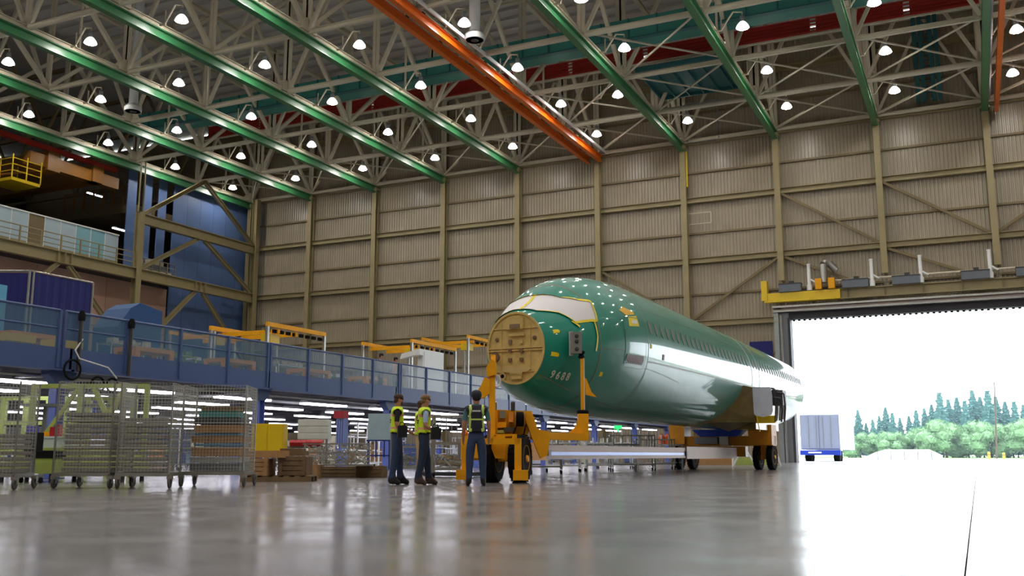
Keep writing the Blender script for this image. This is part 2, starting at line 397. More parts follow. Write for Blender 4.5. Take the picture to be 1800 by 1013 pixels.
# duct drops with round diffusers
def duct(name, x, y, zb, lb):
    t = thing(name, (x, y, zb), lb, 'duct', 'round air ducts hanging from the roof')
    MB().lathe([(0.34, 0.55), (0.34, 8.74)], 20).build('duct_pipe', WHITE, t, True, False)
    MB().lathe([(0.58, 0.02), (0.62, 0.1), (0.62, 0.35), (0.46, 0.5), (0.34, 0.62)], 20).build('diffuser', WHITE, t, True, False)
    MB().lathe([(0.18, -0.05), (0.24, 0.0), (0.24, 0.02), (0.55, 0.02), (0.55, 0.03)], 20).build('nozzle', DSTEEL, t, True, False)
duct('air_duct', -26.4, 50.6, 25.9, 'white round air duct hanging just right of the orange rails')
duct('air_duct', -55.4, 51.0, 25.9, 'white round air duct hanging between left green rails')

# ------------------------------------------------------------------ high bay lamps
REFL = M('added_glow_reflector', (255, 248, 238), 0.4, 0, 0, emit=4.0)  # emission added to the lamp shades as uplight to brighten the roof steel
refl = MB().lathe([(0.40, -0.02), (0.39, 0.02), (0.34, 0.14), (0.22, 0.30), (0.15, 0.36)], 16).mesh('reflector', REFL, True)
lens = MB().lathe([(0.05, -0.12), (0.2, -0.10), (0.32, -0.05), (0.375, 0.0), (0.375, 0.01)], 16).mesh('lens', LENS, True)
hous = MB().lathe([(0.14, 0.34), (0.15, 0.4), (0.15, 0.72), (0.06, 0.8)], 12).mesh('ballast_housing', GREY, True)
arm = MB(); arm.tube((0, 0, 0.8), (0, 0, 1.0), 0.04); arm.tube((0, 0, 1.0), (-0.55, 0, 1.12), 0.045); arm.tube((-0.55, 0, 1.12), (-1.3, 0, 0.1), 0.055); arm.tube((-1.3, 0, 0.05), (-1.3, 0, 0.95), 0.045)
arm.bar((-1.75, 0, 0.05), (-1.25, 0, 0.05), 0.1)
arm = arm.mesh('support_arm', CREAM)
def lamp(x, y, z, lb):
    t = thing('high_bay_lamp', (x, y, z), lb, 'lamp', 'high bay lamps under the roof trusses')
    inst('reflector', refl, t); inst('lens', lens, t); inst('ballast_housing', hous, t); inst('support_arm', arm, t)
for i, x in enumerate(XC):
    for k in range(13):
        y = 71.6 - 7.62 * k
        if k == 13 or (i >= 10 and k % 2): continue
        if y < 18 and (i + k) % 2 and x < -40: continue
        dx = 1.75
        if i == 6 and k == 1: dx = -1.35
        lamp(x + dx, y, 26.15, 'bright high bay lamp, %s rail line from left, %s from back wall' % (ORD[i], ORD[k]))

# ------------------------------------------------------------------ left truss wall, blue and pink cladding
fr = thing('wall_left', (XL, 60, 0), 'tan braced steel frame wall at the left of the hall', 'wall', kind='structure')
XFm = -64.2
colY = [15.6, 30.6, 45.7, 60.7, 75.7]
for y in colY:
    MB().ibeam((XFm, y, 0), (XFm, y, 26 if y > 70 else (21.3 if y > 50 else 15.9)), 0.55, 0.6, 0.07, up=(1, 0, 0)).build('frame_column', TANB, fr)
for dy_ in (-0.25, 0.25): MB().tube((XFm, 60.7 + dy_, 21.3), (XFm, 60.7 + dy_, 25.9), 0.07).build('thin_pole', TANB, fr)
for a, b_ in zip(colY, colY[1:]):
    MB().ibeam((XFm, a, 15.9), (XFm, b_, 15.9), 0.5, 0.95, 0.07).build('frame_beam', TANB, fr)
    m_ = (a + b_) / 2
    for yy in (a + 0.3, b_ - 0.3): MB().ibeam((XFm, m_ + (0.5 if yy > m_ else -0.5), 15.4), (XFm, yy, 9.0), 0.3, 0.36, 0.05).build('frame_brace', TANB, fr)
    for dd in (-0.6, 0, 0.6): MB().box(XFm - 0.27, m_ + dd - 0.04, 15.45, XFm + 0.27, m_ + dd + 0.04, 16.35).build('stiffener', TANB, fr)
a, b_ = 60.7, 75.7; m_ = 68.2
MB().ibeam((XFm, a, 20.8), (XFm, b_, 20.8), 0.5, 0.9, 0.07).build('frame_beam', TANB, fr)
for yy, zz in ((a + 0.3, 16.4), (b_ - 0.3, 16.4)): MB().ibeam((XFm, m_ + (0.4 if yy > m_ else -0.4), 20.4), (XFm, yy, zz), 0.3, 0.36, 0.05).build('frame_brace', TANB, fr)
for yy, zz in ((a + 0.3, 21.2), (b_ - 0.3, 21.2)): MB().ibeam((XFm, m_, 26.0), (XFm, yy, zz), 0.3, 0.36, 0.05).build('frame_brace', TANB, fr)
# cladding beyond the frame
cw = thing('wall_left_cladding', (-66, 60, 0), 'blue and pink cladding behind the tan frame on the left', 'wall', kind='structure')
bm_ = MB()
for k in range(6):
    y0 = 66.5 + k * 1.75
    MB().box(-66.3, y0 + 0.01, 0, -66.2, y0 + 1.74, 25.6).build('blue_sheet', BLUEW, cw)
for k in range(3):
    MB().box(-66.6, 61.3 + k * 1.8, 17.0, -66.5, 62.3 + k * 1.8, 26.0).build('blue_sheet', BLUEW, cw)
for k in range(14):
    for zz, zh in ((3.0, 4.2), (7.25, 4.0), (11.3, 4.2)):
        MB().box(-66.3, 18 + k * 3.45, zz, -66.2, 18 + k * 3.45 + 3.42, zz + zh).build('pink_sheet', PINK, cw)
MB().box(-66.5, YB, 0, -66.3, 66.4, 3.0).build('base_wall', GREY, cw)
MB().box(-66.5, YB, 3.0, -66.32, 18, 15.5).build('end_sheet', PINK, cw)
# neighbouring bay: dark upper floor with office partition
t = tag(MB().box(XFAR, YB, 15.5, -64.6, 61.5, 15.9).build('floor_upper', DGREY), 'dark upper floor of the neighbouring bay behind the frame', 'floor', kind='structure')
PNLA = M('pale_glass_panel', (176, 196, 208), 0.35, 0, 0.05, 1); PNLB = M('teal_glass_panel', (130, 178, 192), 0.35, 0, 0.05, 1)
pt = thing('office_partition', (-65.6, 50, 15.9), 'long row of pale blue partition panels behind upper guard rail', 'partition')
for k in range(15):
    y = 37.6 + k * 1.5
    zt = 19.25
    m = TAND if k == 11 - 2 else (PNLB if k in (5, 6, 9, 12, 13) else PNLA)
    MB().box(-66.0, y + 0.04, 17.0, -65.9, y + 1.46, zt).build('partition_panel', m, pt)
    MB().box(-66.02, y - 0.03, 16.0, -65.86, y + 0.03, zt + 0.05).build('partition_post', WHITE, pt)
MB().box(-66.05, 37.6, zt, -65.85, 60.1, zt + 0.1).build('partition_header', WHITE, pt)
MB().box(-66.0, 37.6, 15.9, -65.9, 60.1, 17.0).build('partition_base', TANB, pt)
def guard(name, p, q, h, n, mat, lb, grp, mid=(0.5,), r=0.03, parent_kind=None):
    p = Vector(p); q = Vector(q); t = thing(name, p, lb, 'railing', grp)
    MB().tube(p + Vector((0, 0, h)), q + Vector((0, 0, h)), r).build('top_rail', mat, t)
    for f_ in mid: MB().tube(p + Vector((0, 0, h * f_)), q + Vector((0, 0, h * f_)), r * 0.8).build('mid_rail', mat, t)
    for k in range(n + 1):
        c = p.lerp(q, k / n); MB().bar(c, c + Vector((0, 0, h)), r * 2.2).build('post', mat, t)
    return t
guard('guard_rail', (-64.1, 38, 16.4), (-64.1, 60.2, 16.4), 1.25, 12, TANB, 'tan guard rail along the upper floor on left', 'upper floor guard rails', (0.33, 0.66), 0.045)
guard('guard_rail', (-64.9, 61.2, 16.4), (-64.9, 65.8, 16.4), 1.2, 5, STEEL, 'grey guard rail on small landing right of tan column', 'upper floor guard rails', (0.33, 0.66), 0.04)
tag(MB().box(-66.2, 61.0, 16.1, -64.7, 66.3, 16.4).build('landing', GREY), 'small grey landing right of the tan frame column', 'platform')
# small box on the landing
t = thing('pallet_load', (-65.5, 64.0, 16.4), 'pale stacked load on the small upper landing', 'crate')
for k in range(3): MB().box(-65.9, 62.8, 16.4 + k * 0.42, -65.1, 65.6 - k * 0.5, 16.78 + k * 0.42).build('board_stack', CREAM if k % 2 == 0 else GREY, t)
# upper mezzanine slabs in the dark bay
for (x0, x1, y0, y1, z0, z1, lb) in ((-78, -67, 62.5, 76.6, 22.1, 22.8, 'tan upper floor slab edge deep in the dark bay'), (-90, -68, 70, 76.6, 25.3, 25.8, 'highest slab in the dark neighbouring bay')):
    tag(MB().box(x0, y0, z0, x1, y1, z1).build('upper_slab', TAND), lb, 'slab', kind='structure')
tag(MB().box(XFAR, 61.5, 15.5, -67, 76.8, 15.9).build('upper_slab', DGREY), 'dark floor continuing deep into the neighbouring bay', 'slab', kind='structure')
guard('guard_rail', (-67.2, 62.6, 22.8), (-76, 62.6, 22.8), 1.9, 7, OCHRE, 'brown guard rail on the slab in the dark bay', 'upper floor guard rails', (0.25, 0.5, 0.75), 0.05)
guard('guard_rail', (-72, 76, 16.0), (-96, 76, 16.0), 3.2, 14, TAND, 'dim racking deep in dark bay beneath the crane', 'upper floor guard rails', (0.25, 0.5, 0.75), 0.06)
for k, (x, y, z, ln, lb) in enumerate(((-68.4, 62.8, 20.6, 2.4, 'fluorescent tube glowing beneath the tan upper slab'), (-76, 66, 25.6, 1.8, 'small fluorescent tube in the dark bay, nearer one'), (-80, 71, 25.6, 1.8, 'small fluorescent tube in the dark bay, farther one'))):
    t = thing('tube_light', (x, y, z), lb, 'lamp', 'tube lights in the dark bay')
    MB().box(-0.08, -ln / 2, -0.1, 0.08, ln / 2, -0.02).build('diffuser', TUBEM, t, world=False)
    MB().box(-0.14, -ln / 2, -0.02, 0.14, ln / 2, 0.08).build('housing', WHITE, t, world=False)
    MB().tube((0, 0.3, 0.08), (0, 0.3, 1.6 if k == 0 else (8.0 if False else 2.0)), 0.015, 4).build('hanger', STEEL, t, world=False)
# roof steel in the dark bay
for k in range(5):
    t = thing('bay_truss', (-83, 40 + k * 7.6, 27), 'dark roof truss of the unlit bay, %s from the camera' % ORD[k], 'truss', 'dark trusses of the neighbouring bay')
    y = 40 + k * 7.6
    MB().bar((-100, y, 27.5), (-66.5, y, 27.5), 0.3).build('bottom_chord', TAND, t)
    MB().bar((-100, y, 33), (-66.5, y, 33), 0.3).build('top_chord', TAND, t)
    for q in range(5):
        xx = -98 + q * 7
        member('web', (xx, y, 27.5), (xx + 3.5, y, 33), 0.2, TAND, t); member('web', (xx + 7, y, 27.5), (xx + 3.5, y, 33), 0.2, TAND, t)
# yellow overhead crane in the neighbouring bay
t = thing('overhead_crane', (-78, 52, 23), 'dark yellow overhead crane in the unlit bay at upper left', 'crane')
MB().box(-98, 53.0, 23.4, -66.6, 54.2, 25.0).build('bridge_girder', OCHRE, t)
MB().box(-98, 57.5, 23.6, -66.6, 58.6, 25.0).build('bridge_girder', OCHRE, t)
MB().box(-67.6, 51.5, 23.6, -66.8, 60.5, 24.6).build('end_truck', OCHRE, t)
MB().box(-76, 45.5, 18.9, -67.8, 48.5, 21.4).build('hoist_box', OCHRE, t)
MB().box(-82, 44.5, 18.2, -67.6, 45.3, 18.7).build('lower_beam', OCHRE, t)
MB().box(-82, 47.5, 20.9, -68.5, 48.1, 21.5).build('lower_beam', OCHRE, t)
for k in range(5): MB().bar((-78 + k * 2.2, 47, 21.4), (-78 + k * 2.2, 53, 23.5), 0.14).build('hoist_strut', OCHRE, t)
c_ = MB().box(-69.6, 50.0, 21.8, -66.8, 52.6, 22.05).build('cab_floor', YELB, t)
for (xx, yy) in ((-69.6, 50.0), (-68.2, 50.0), (-66.8, 50.0), (-66.8, 51.3), (-66.8, 52.6), (-69.6, 52.6)): MB().tube((xx, yy, 22.0), (xx, yy, 23.9), 0.05).build('cab_post', YELB, t)
for zz in (22.6, 23.1, 23.6): MB().path([(-69.6, 50.0, zz), (-66.8, 50.0, zz), (-66.8, 52.6, zz)], 0.04).build('cab_rail', YELB, t)
tag(MB().box(-66.9, 38, 25.0, -66.5, 60, 25.35).build('crane_runway', RED), 'red crane runway beam beside the leftmost green rail', 'beam')

# ------------------------------------------------------------------ door zone
dr = thing('door_1', (DX0, YW, 0), 'great open hangar doorway with dark grey steel frame', 'door', kind='structure')
MB().box(-13.6, YW - 0.5, 0, -13.25, YW + 0.5, 11.6).build('jamb', M('pale_steel', (150, 158, 158), 0.35, 0.6), dr)
MB().box(-13.25, YW - 0.35, 0, -12.5, YW + 0.6, 11.4).build('jamb_panel', GREY, dr)
MB().box(-12.58, YW - 0.45, 0, -12.4, YW + 0.7, 11.0).build('seal', DGREY, dr)
MB().tube((-13.05, YW - 0.6, 0), (-13.05, YW - 0.6, 11.2), 0.09).build('drain_pipe', STEEL, dr, True)
MB().box(-12.5, YW - 0.2, 10.9, DX1, YW + 0.5, 11.45).build('lintel', DGREY, dr)
MB().box(-13.6, YW - 0.7, 11.45, DX1, YW - 0.1, 11.62).build('track', STEEL, dr)
MB().box(-13.6, YW - 1.0, 11.75, DX1, YW - 0.1, 11.9).build('track', STEEL, dr)
MB().tube((-13.0, YW - 0.75, 11.68), (DX1, YW - 0.75, 11.68), 0.07).build('track_pipe', ALU, dr, True)
b = MB()
for k in range(90): b.box(-12.3 + k * 0.4, YW + 0.2, 10.78, -12.1 + k * 0.4, YW + 0.24, 10.92)
b.build('brush_strip', DGREY, dr)
hd = thing('door_header', (-8, YW - 1, 12.1), 'tan header beam over the doorway with a yellow left end', 'beam')
MB().ibeam((-8.5, YW - 1.0, 12.5), (DX1, YW - 1.0, 12.5), 0.5, 0.75, 0.06).build('header_beam', TANB, hd)
MB().box(-14.1, YW - 1.35, 12.15, -8.5, YW - 0.75, 12.85).build('yellow_end', YELB, hd)
MB().box(-14.3, YW - 1.4, 12.3, -13.85, YW - 0.7, 13.85).build('end_bumper', YELB, hd)
for k in range(12): MB().box(-8 + k * 2.6, YW - 1.26, 12.15, -7.95 + k * 2.6, YW - 0.75, 12.85).build('stiffener', TAND, hd)
MOT = M('motor_box_grey', (98, 106, 116), 0.5)
for k, (xa, xb, lb) in enumerate(((-12.95, -11.3, 'grey motor box over the door, standing behind the yellow beam end'), (-8.3, -6.45, 'grey motor box over the door, second from left'), (-4.8, -2.9, 'grey motor box over the door, third from left'), (-0.2, 1.65, 'grey motor box over the door, fourth from left'), (3.3, 5.2, 'grey motor box over door, cut by the photo right edge'))):
    t = thing('motor_box', ((xa + xb) / 2, YW - 1.1, 12.88), lb, 'machine', 'door drive motor boxes')
    MB().box(xa, YW - 1.5, 12.88, xb, YW - 0.8, 13.5).build('housing', MOT, t)
    MB().box(xa - 0.02, YW - 1.52, 13.44, xb + 0.02, YW - 0.78, 13.52).build('lid', DGREY, t)
    MB().box((xa + xb) / 2 - 0.1, YW - 1.3, 13.5, (xa + xb) / 2 + 0.25, YW - 0.95, 13.72).build('terminal', DGREY, t)
for k, (x, lb) in enumerate(((-10.7, 'white vent post left of the silver duct elbow'), (-6.2, 'white vent post, second along the header'), (-2.85, 'white vent post, third along the header'), (1.7, 'white vent post, rightmost above the header'))):
    t = thing('vent_post', (x, YW - 1.2, 12.9), lb, 'post', 'white vent posts over the door')
    MB().lathe([(0.2, 0), (0.2, 0.35), (0.13, 0.5), (0.13, 1.95), (0.15, 1.95), (0.15, 2.05)], 10).build('post_body', WHITE, t, True, False)
    MB().tube((0.1, 0, 0.85), (0.5, 0, 0.55), 0.07).build('side_arm', WHITE, t, True, False)
MB_ = MB(); MB_.tube((-9.2, YW - 1.0, 13.55), (6, YW - 1.0, 13.55), 0.08)
tag(MB_.build('header_pipe', CREAM, smooth=True), 'cream pipe running along the top of door header', 'pipe')
t = thing('duct_elbow', (-9.6, YW - 1.35, 13.4), 'silver duct elbow standing on the door header', 'duct')
MB().path([(0, 0, 0), (0, 0, 1.4), (0.12, 0.15, 1.6), (0.4, 0.3, 1.5), (0.9, 0.4, 0.9)], 0.27, 12).build('elbow_pipe', STEEL, t, True, False)
for dx in (-0.62, 0.32): MB().box(dx, -0.3, -0.5, dx + 0.45, 0.2, 0.3).build('yellow_bracket', YEL, t, world=False)
tag(MB().box(-15.6, YW - 0.25, 8.0, -13.85, YW - 0.15, 9.3).build('wall_sign', NAVY), 'plain navy panel on the wall left of the doorway', 'panel')
# small pipes and frame on the wall
t = thing('pipe_frame', (-20, YW - 0.9, 26), 'thin grey square pipe loop above the seventh column', 'pipe')
MB().path([(-19.9, YW - 0.7, 26.2), (-19.9, YW - 0.7, 26.0), (-17.3, YW - 0.7, 26.0), (-17.3, YW - 0.7, 29.4), (-19.9, YW - 0.7, 29.4)], 0.05).build('pipe_run', GREY, t)
t = thing('vertical_conduit', (-19.95, YW - 0.9, 20), 'yellow conduit down the right side of seventh column', 'pipe')
MB().tube((-19.98, YW - 0.9, 22.2), (-19.98, YW - 0.9, 25.2), 0.07).build('conduit', YELB, t)
t = thing('pipe_frame', (-19, YW - 0.7, 18.9), 'small grey pipe bracket midway up the back wall', 'pipe')
MB().path([(-20.0, YW - 0.6, 20.0), (-18.2, YW - 0.6, 20.0), (-18.2, YW - 0.6, 19.1), (-20.0, YW - 0.6, 19.1)], 0.04).build('pipe_run', CREAM, t)

# ------------------------------------------------------------------ outside
CONC = M('apron_concrete', (176, 176, 172), 0.7, 0, 0.05, 0.3)
tag(MB().box(-120, YW + 0.6, -0.3, 160, 190, -0.03).build('ground_apron', CONC), 'pale concrete apron outside the hangar door', 'ground', kind='structure')
tag(MB().box(-300, 190, -0.5, 400, 600, -0.05).build('ground_grass', M('grass', (92, 120, 62), 0.9, 0, 0.2, 0.3)), 'green ground under the distant trees', 'ground', kind='structure')
hz = MB().box(-140, 100, 0.2, 200, 320, 60).build('haze', M('haze', (255, 255, 255)))
hm_ = bpy.data.materials.new('outdoor_haze'); hm_.use_nodes = True; hn = hm_.node_tree; hn.nodes.clear()
vs_ = hn.nodes.new('ShaderNodeVolumeScatter'); vs_.inputs['Density'].default_value = 0.0005; vs_.inputs['Color'].default_value = (0.75, 0.88, 1, 1)
ho = hn.nodes.new('ShaderNodeOutputMaterial'); hn.links.new(vs_.outputs[0], ho.inputs['Volume']); hz.data.materials.clear(); hz.data.materials.append(hm_)
tag(hz, 'thin pale daylight haze over the apron and trees', 'haze', kind='stuff')
def leaf_mass(b, c, r, n, size, sq=(1, 1, 1)):
    for _ in range(n):
        th = random.uniform(0, 2 * math.pi); z = random.uniform(-1, 1); q = math.sqrt(1 - z * z); rr = r * random.uniform(0.78, 1.08)
        p = Vector((c[0] + rr * q * math.cos(th) * sq[0], c[1] + rr * q * math.sin(th) * sq[1], c[2] + rr * z * sq[2]))
        a = Vector([random.gauss(0, 1) for _ in range(3)]).normalized() * size; e = Vector([random.gauss(0, 1) for _ in range(3)]).normalized() * size * 0.7
        b.add([p - a, p + e, p + a], [(0, 1, 2)])
CON = M('conifer_needles', (66, 112, 108), 0.8, 0, 0.25, 0.5); DEC = M('broad_leaves', (112, 150, 104), 0.8, 0, 0.25, 0.4); BARK = M('bark', (84, 70, 58), 0.9)
def conifer_meshes(h):
    b = MB(); lv = int(h * 2.0)
    for i in range(lv):
        z = h * (0.12 + 0.88 * i / lv); R = (h * 0.19) * (1 - i / lv) ** 0.8 + 0.15
        nb = max(5, int(R * 7))
        for j in range(nb):
            a = 2 * math.pi * j / nb + random.random(); rr = R * random.uniform(0.65, 1.15)
            tip = (math.cos(a) * rr, math.sin(a) * rr, z - rr * 0.28); wv = 0.32 + rr * 0.16
            l = (math.cos(a + 1.5) * wv, math.sin(a + 1.5) * wv, z + 0.25); r_ = (math.cos(a - 1.5) * wv, math.sin(a - 1.5) * wv, z + 0.25)
            mid = (math.cos(a) * rr * 0.6, math.sin(a) * rr * 0.6, z - 0.55 - rr * 0.2)
            b.add([l, tip, r_, mid], [(0, 1, 2), (0, 3, 1), (3, 2, 1)])
    return b.mesh('foliage', CON), MB().tube((0, 0, 0), (0, 0, h * 0.97), h * 0.014, 6, 0.03).mesh('trunk', BARK)
def broad_meshes(h):
    b = MB()
    for i in range(9):
        a = random.uniform(0, 6.28); rr = h * 0.28 * random.random() ** 0.5
        c = (math.cos(a) * rr, math.sin(a) * rr, h * random.uniform(0.16, 0.8)); q = h * random.uniform(0.2, 0.3)
        b.ico(c, q * 0.85, 1, 0.15, (1, 1, 0.8)); leaf_mass(b, c, q, 150, h * 0.05, (1, 1, 0.8))
    return b.mesh('foliage', DEC), MB().tube((0, 0, 0), (0, 0, h * 0.45), h * 0.03, 6, h * 0.015).mesh('trunk', BARK)
cm = [conifer_meshes(h) for h in (11, 13, 15)]; bmh = [broad_meshes(h) for h in (6, 7.5)]
# conifers: x position on a line about 245 m out; heights follow the skyline of the photo
sky = [(-27, 9.5), (-25.2, 11.5), (-23.5, 8.5), (-22, 9), (-20.5, 10.0), (-19, 12.2), (-17.6, 10.5), (-16, 9.5), (-14, 10), (-12.4, 11), (-10.6, 11.6), (-9, 12.6), (-7.2, 15), (-5.4, 13.6), (-3.6, 14.2), (-2, 13.0), (-0.3, 15.6), (1.2, 14.2), (2.8, 15.2), (4.4, 14.0), (6.2, 13), (8, 12.6), (9.8, 12), (11.6, 12.6), (13.5, 12)]
for n_, (x, h) in enumerate(sky):
    y = 246 + (n_ % 3) * 4
    t = thing('conifer_tree', (x * y / 246, y, -0.05), 'dark blue-green conifer, %s from the left of the distant tree line' % (ORD[n_] if n_ < 20 else 'number twenty or later'), 'tree', 'conifers beyond the apron')
    if n_ >= 20: t['label'] = 'dark conifer near the right end of the distant tree line, %s from its end' % ORD[len(sky) - n_ - 1]
    m = cm[n_ % 3]; s_ = h / (11, 13, 15)[n_ % 3]
    inst('foliage', m[0], t, scale=(s_ * 1.25, s_ * 1.25, s_)); inst('trunk', m[1], t, scale=(s_, s_, s_))
for n_ in range(20):
    x = -25.5 + n_ * 2.15; y = 226 + (n_ % 4) * 3; h = (5.6 if n_ < 7 else 7.6) * random.uniform(0.92, 1.12)
    t = thing('leafy_tree', (x, y, -0.05), 'light green leafy tree in front of the conifers, %s from the left' % ORD[n_], 'tree', 'leafy trees beyond the apron')
    m = bmh[n_ % 2]; s_ = h / (6, 7.5)[n_ % 2]
    inst('foliage', m[0], t, rot=(0, 0, n_ * 1.3), scale=(s_, s_, s_)); inst('trunk', m[1], t, scale=(s_, s_, s_))
tag(MB().tube((2.5, 167, 0), (3.0, 167, 11.6), 0.14, 8, 0.08).build('utility_pole', BARK), 'tall thin wooden pole standing before the trees', 'pole')
# semi trailer
t = thing('box_trailer', (-13.2, 96, 0), 'white box trailer with a blue rear bumper parked outside', 'trailer')
TRW = M('trailer_white', (150, 160, 190), 0.4, 0, 0.02); 
MB().box(-15.1, 96, 1.05, -11.55, 108, 4.3).build('trailer_box', TRW, t)
for xx in (-15.1, -13.35): MB().box(xx + 0.05, 95.93, 1.15, xx + 1.68, 95.99, 4.2).build('rear_door', TRW, t)
for xx in (-14.3, -13.6, -13.0, -12.3): MB().tube((xx, 95.9, 1.2), (xx, 95.9, 4.1), 0.025).build('lock_rod', STEEL, t)
MB().box(-15.15, 95.7, 0.55, -11.5, 96.0, 1.0).build('bumper', M('trailer_blue', (20, 60, 190), 0.4), t)
MB().box(-14.4, 95.66, 0.72, -13.2, 95.7, 0.86).build('plate', WHITE, t)
for xx in (-14.9, -12.3):
    for yy in (97.2, 98.6): MB().lathe([(0.2, 0), (0.48, 0.02), (0.5, 0.1), (0.5, 0.5), (0.48, 0.58), (0.2, 0.6)], 16, (xx, yy, 0.47), 'x').build('wheel', BLACK, t, True)
t = thing('white_shelter', (-8.3, 128, 0), 'low white covered load on the apron left of the trees', 'load')
MB().prism([(-13.2, 0), (-11.2, 0.9), (-10.2, 1.2), (-5.4, 1.2), (-4.2, 0.6), (-3.8, 0)], 127, 133).build('cover', WHITE, t)
for k in range(5): MB().bar((-11 + k * 1.5, 126.95, 0), (-11 + k * 1.5, 126.95, 1.0), 0.06).build('strap', GREY, t)
for k, (x, h, lb) in enumerate(((1.0, 0.9, 'small yellow bollard on apron, left of the pole'), (2.4, 0.8, 'small yellow bollard on apron beneath the pole'), (4.9, 1.2, 'small yellow bollard on the apron, rightmost'))):
    t = thing('bollard', (x * 1.3, 150, 0), lb, 'bollard', 'yellow bollards on the apron')
    MB().lathe([(0.16, 0), (0.16, h), (0.1, h + 0.08)], 10).build('bollard_post', YELB, t, True, False); MB().lathe([(0.17, h * 0.6), (0.17, h * 0.75)], 10).build('band', RED, t, True, False)
#PART2
# ================================================================== MEZZANINE
ME = -20.0
MESHP = M('tinted_guard_mesh', (96, 128, 156), 0.25, 0, 0.05, 1, alpha=0.42)
mz = thing('mezzanine', (-40, 42, 2.6), 'long blue-edged mezzanine floor running along the left side', 'mezzanine', kind='structure')
MB().box(-62.5, 4, 2.86, ME - 0.12, 75.4, 3.0).build('deck', GREY, mz)
CY = [16.95 + 7.5 * k for k in range(-1, 8)]
for k in range(9):
    ya = CY[k]; yb = ya + 7.6 if k < 8 else 75.4
    MB().box(ME - 0.12, ya + 0.015, 2.62, ME + 0.02, min(yb, 75.4) - 0.015, 3.14).build('fascia_panel', BLUE, mz)
    MB().box(ME - 0.18, ya, 2.58, ME + 0.12, min(yb, 75.4), 2.62).build('fascia_flange', BLUE, mz)
ug = M('under_deck_grey', (92, 90, 96), 0.6)
for k in range(9):
    MB().ibeam((-62, CY[k], 2.66), (ME - 0.2, CY[k], 2.66), 0.2, 0.36, 0.03).build('cross_beam', ug, mz)
jst = MB().bar((-62, 0, 0), (ME - 0.2, 0, 0), 0.08, 0.16).mesh('joist', ug)
for k in range(37): inst('joist', jst, mz, (40, 9.8 - 42 + k * 1.8, 0.18))
CBLUE = M('column_blue_paint', (92, 112, 192), 0.45, 0, 0.05, 2)
colm = MB().ibeam((0, 0, 0), (0, 0, 2.5), 0.26, 0.28, 0.03, up=(0, 1, 0)).mesh('shaft', CBLUE)
colb = MB(); colb.box(-0.22, -0.22, 0, 0.22, 0.22, 0.03); colb = colb.mesh('base_plate', BLUE)
colt = MB().prism([(-0.4, 2.62), (0.4, 2.62), (0.4, 2.5), (0.14, 2.25), (-0.14, 2.25), (-0.4, 2.5)], -0.14, 0.14, 'yz').mesh('head_bracket', BLUE)
for r_, x in enumerate((ME - 0.3, -27.6, -35, -43, -52)):
    for k, y in enumerate(CY[1:]):
        lb = ('blue column carrying the mezzanine edge, %s from the near end' % ORD[k]) if r_ == 0 else ('blue column under the mezzanine, %s row inward, %s from near end' % (ORD[r_ - 1], ORD[k]))
        t = thing('mezzanine_column', (x, y, 0), lb, 'column', 'blue columns under the mezzanine', 'structure')
        inst('shaft', colm, t); inst('base_plate', colb, t); inst('head_bracket', colt, t)
# guard rail: posts every 1.95 m, tinted mesh infill
for k in range(-1, 8):
    ya = 16.75 + 7.8 * k
    nb = 4 if k < 7 else 2
    t = thing('mezzanine_guard_rail', (ME, ya, 3.0), 'blue guard rail with tinted infill, %s section from the near end' % ORD[k + 1], 'railing', 'guard rail sections along the blue mezzanine edge')
    yb = ya + 1.95 * nb - 0.14
    MB().tube((ME, ya, 4.05), (ME, yb, 4.05), 0.03).build('top_rail', BLUE, t)
    MB().tube((ME, ya, 3.62), (ME, yb, 3.62), 0.02).build('mid_rail', BLUE, t)
    for q in range(nb + 1):
        yy = min(ya + q * 1.95, yb)
        MB().box(ME - 0.05, yy - 0.035, 2.65, ME + 0.05, yy + 0.035, 4.06).build('post', BLUE, t)
        if q < nb: MB().box(ME - 0.012, yy + 0.04, 3.14, ME + 0.0, min(yy + 1.91, yb - 0.04), 4.02).build('infill_panel', MESHP, t)
# hoses and standpipes hanging at the near end of the mezzanine edge
t = thing('hose_station', (ME + 0.2, 17.6, 2.2), 'black hose loops and grey standpipes hanging on the blue mezzanine edge', 'hoses')
for y in (17.15, 18.75):
    MB().tube((ME + 0.12, y, 2.6), (ME + 0.12, y, 3.85), 0.05).build('standpipe', DSTEEL, t, True)
    MB().lathe([(0.08, 0), (0.09, 0.15), (0.05, 0.25)], 8, (ME + 0.12, y, 3.85)).build('pipe_cap', BLACK, t, True)
for y, z, r_ in ((16.95, 2.62, 0.24), (17.75, 2.3, 0.2), (18.2, 2.32, 0.17)):
    b = MB()
    pts = [(ME + 0.16, y + r_ * math.cos(a * math.pi / 9), z + r_ * math.sin(a * math.pi / 9)) for a in range(19)]
    b.path(pts, 0.028); b.build('hose_loop', BLACK, t, True)
MB().path([(ME + 0.15, 17.2, 3.4), (ME + 0.15, 17.0, 3.1), (ME + 0.2, 17.1, 2.9), (ME + 0.2, 18.0, 2.75), (ME + 0.2, 18.3, 2.5)], 0.018).build('air_line', WHITE, t, True)

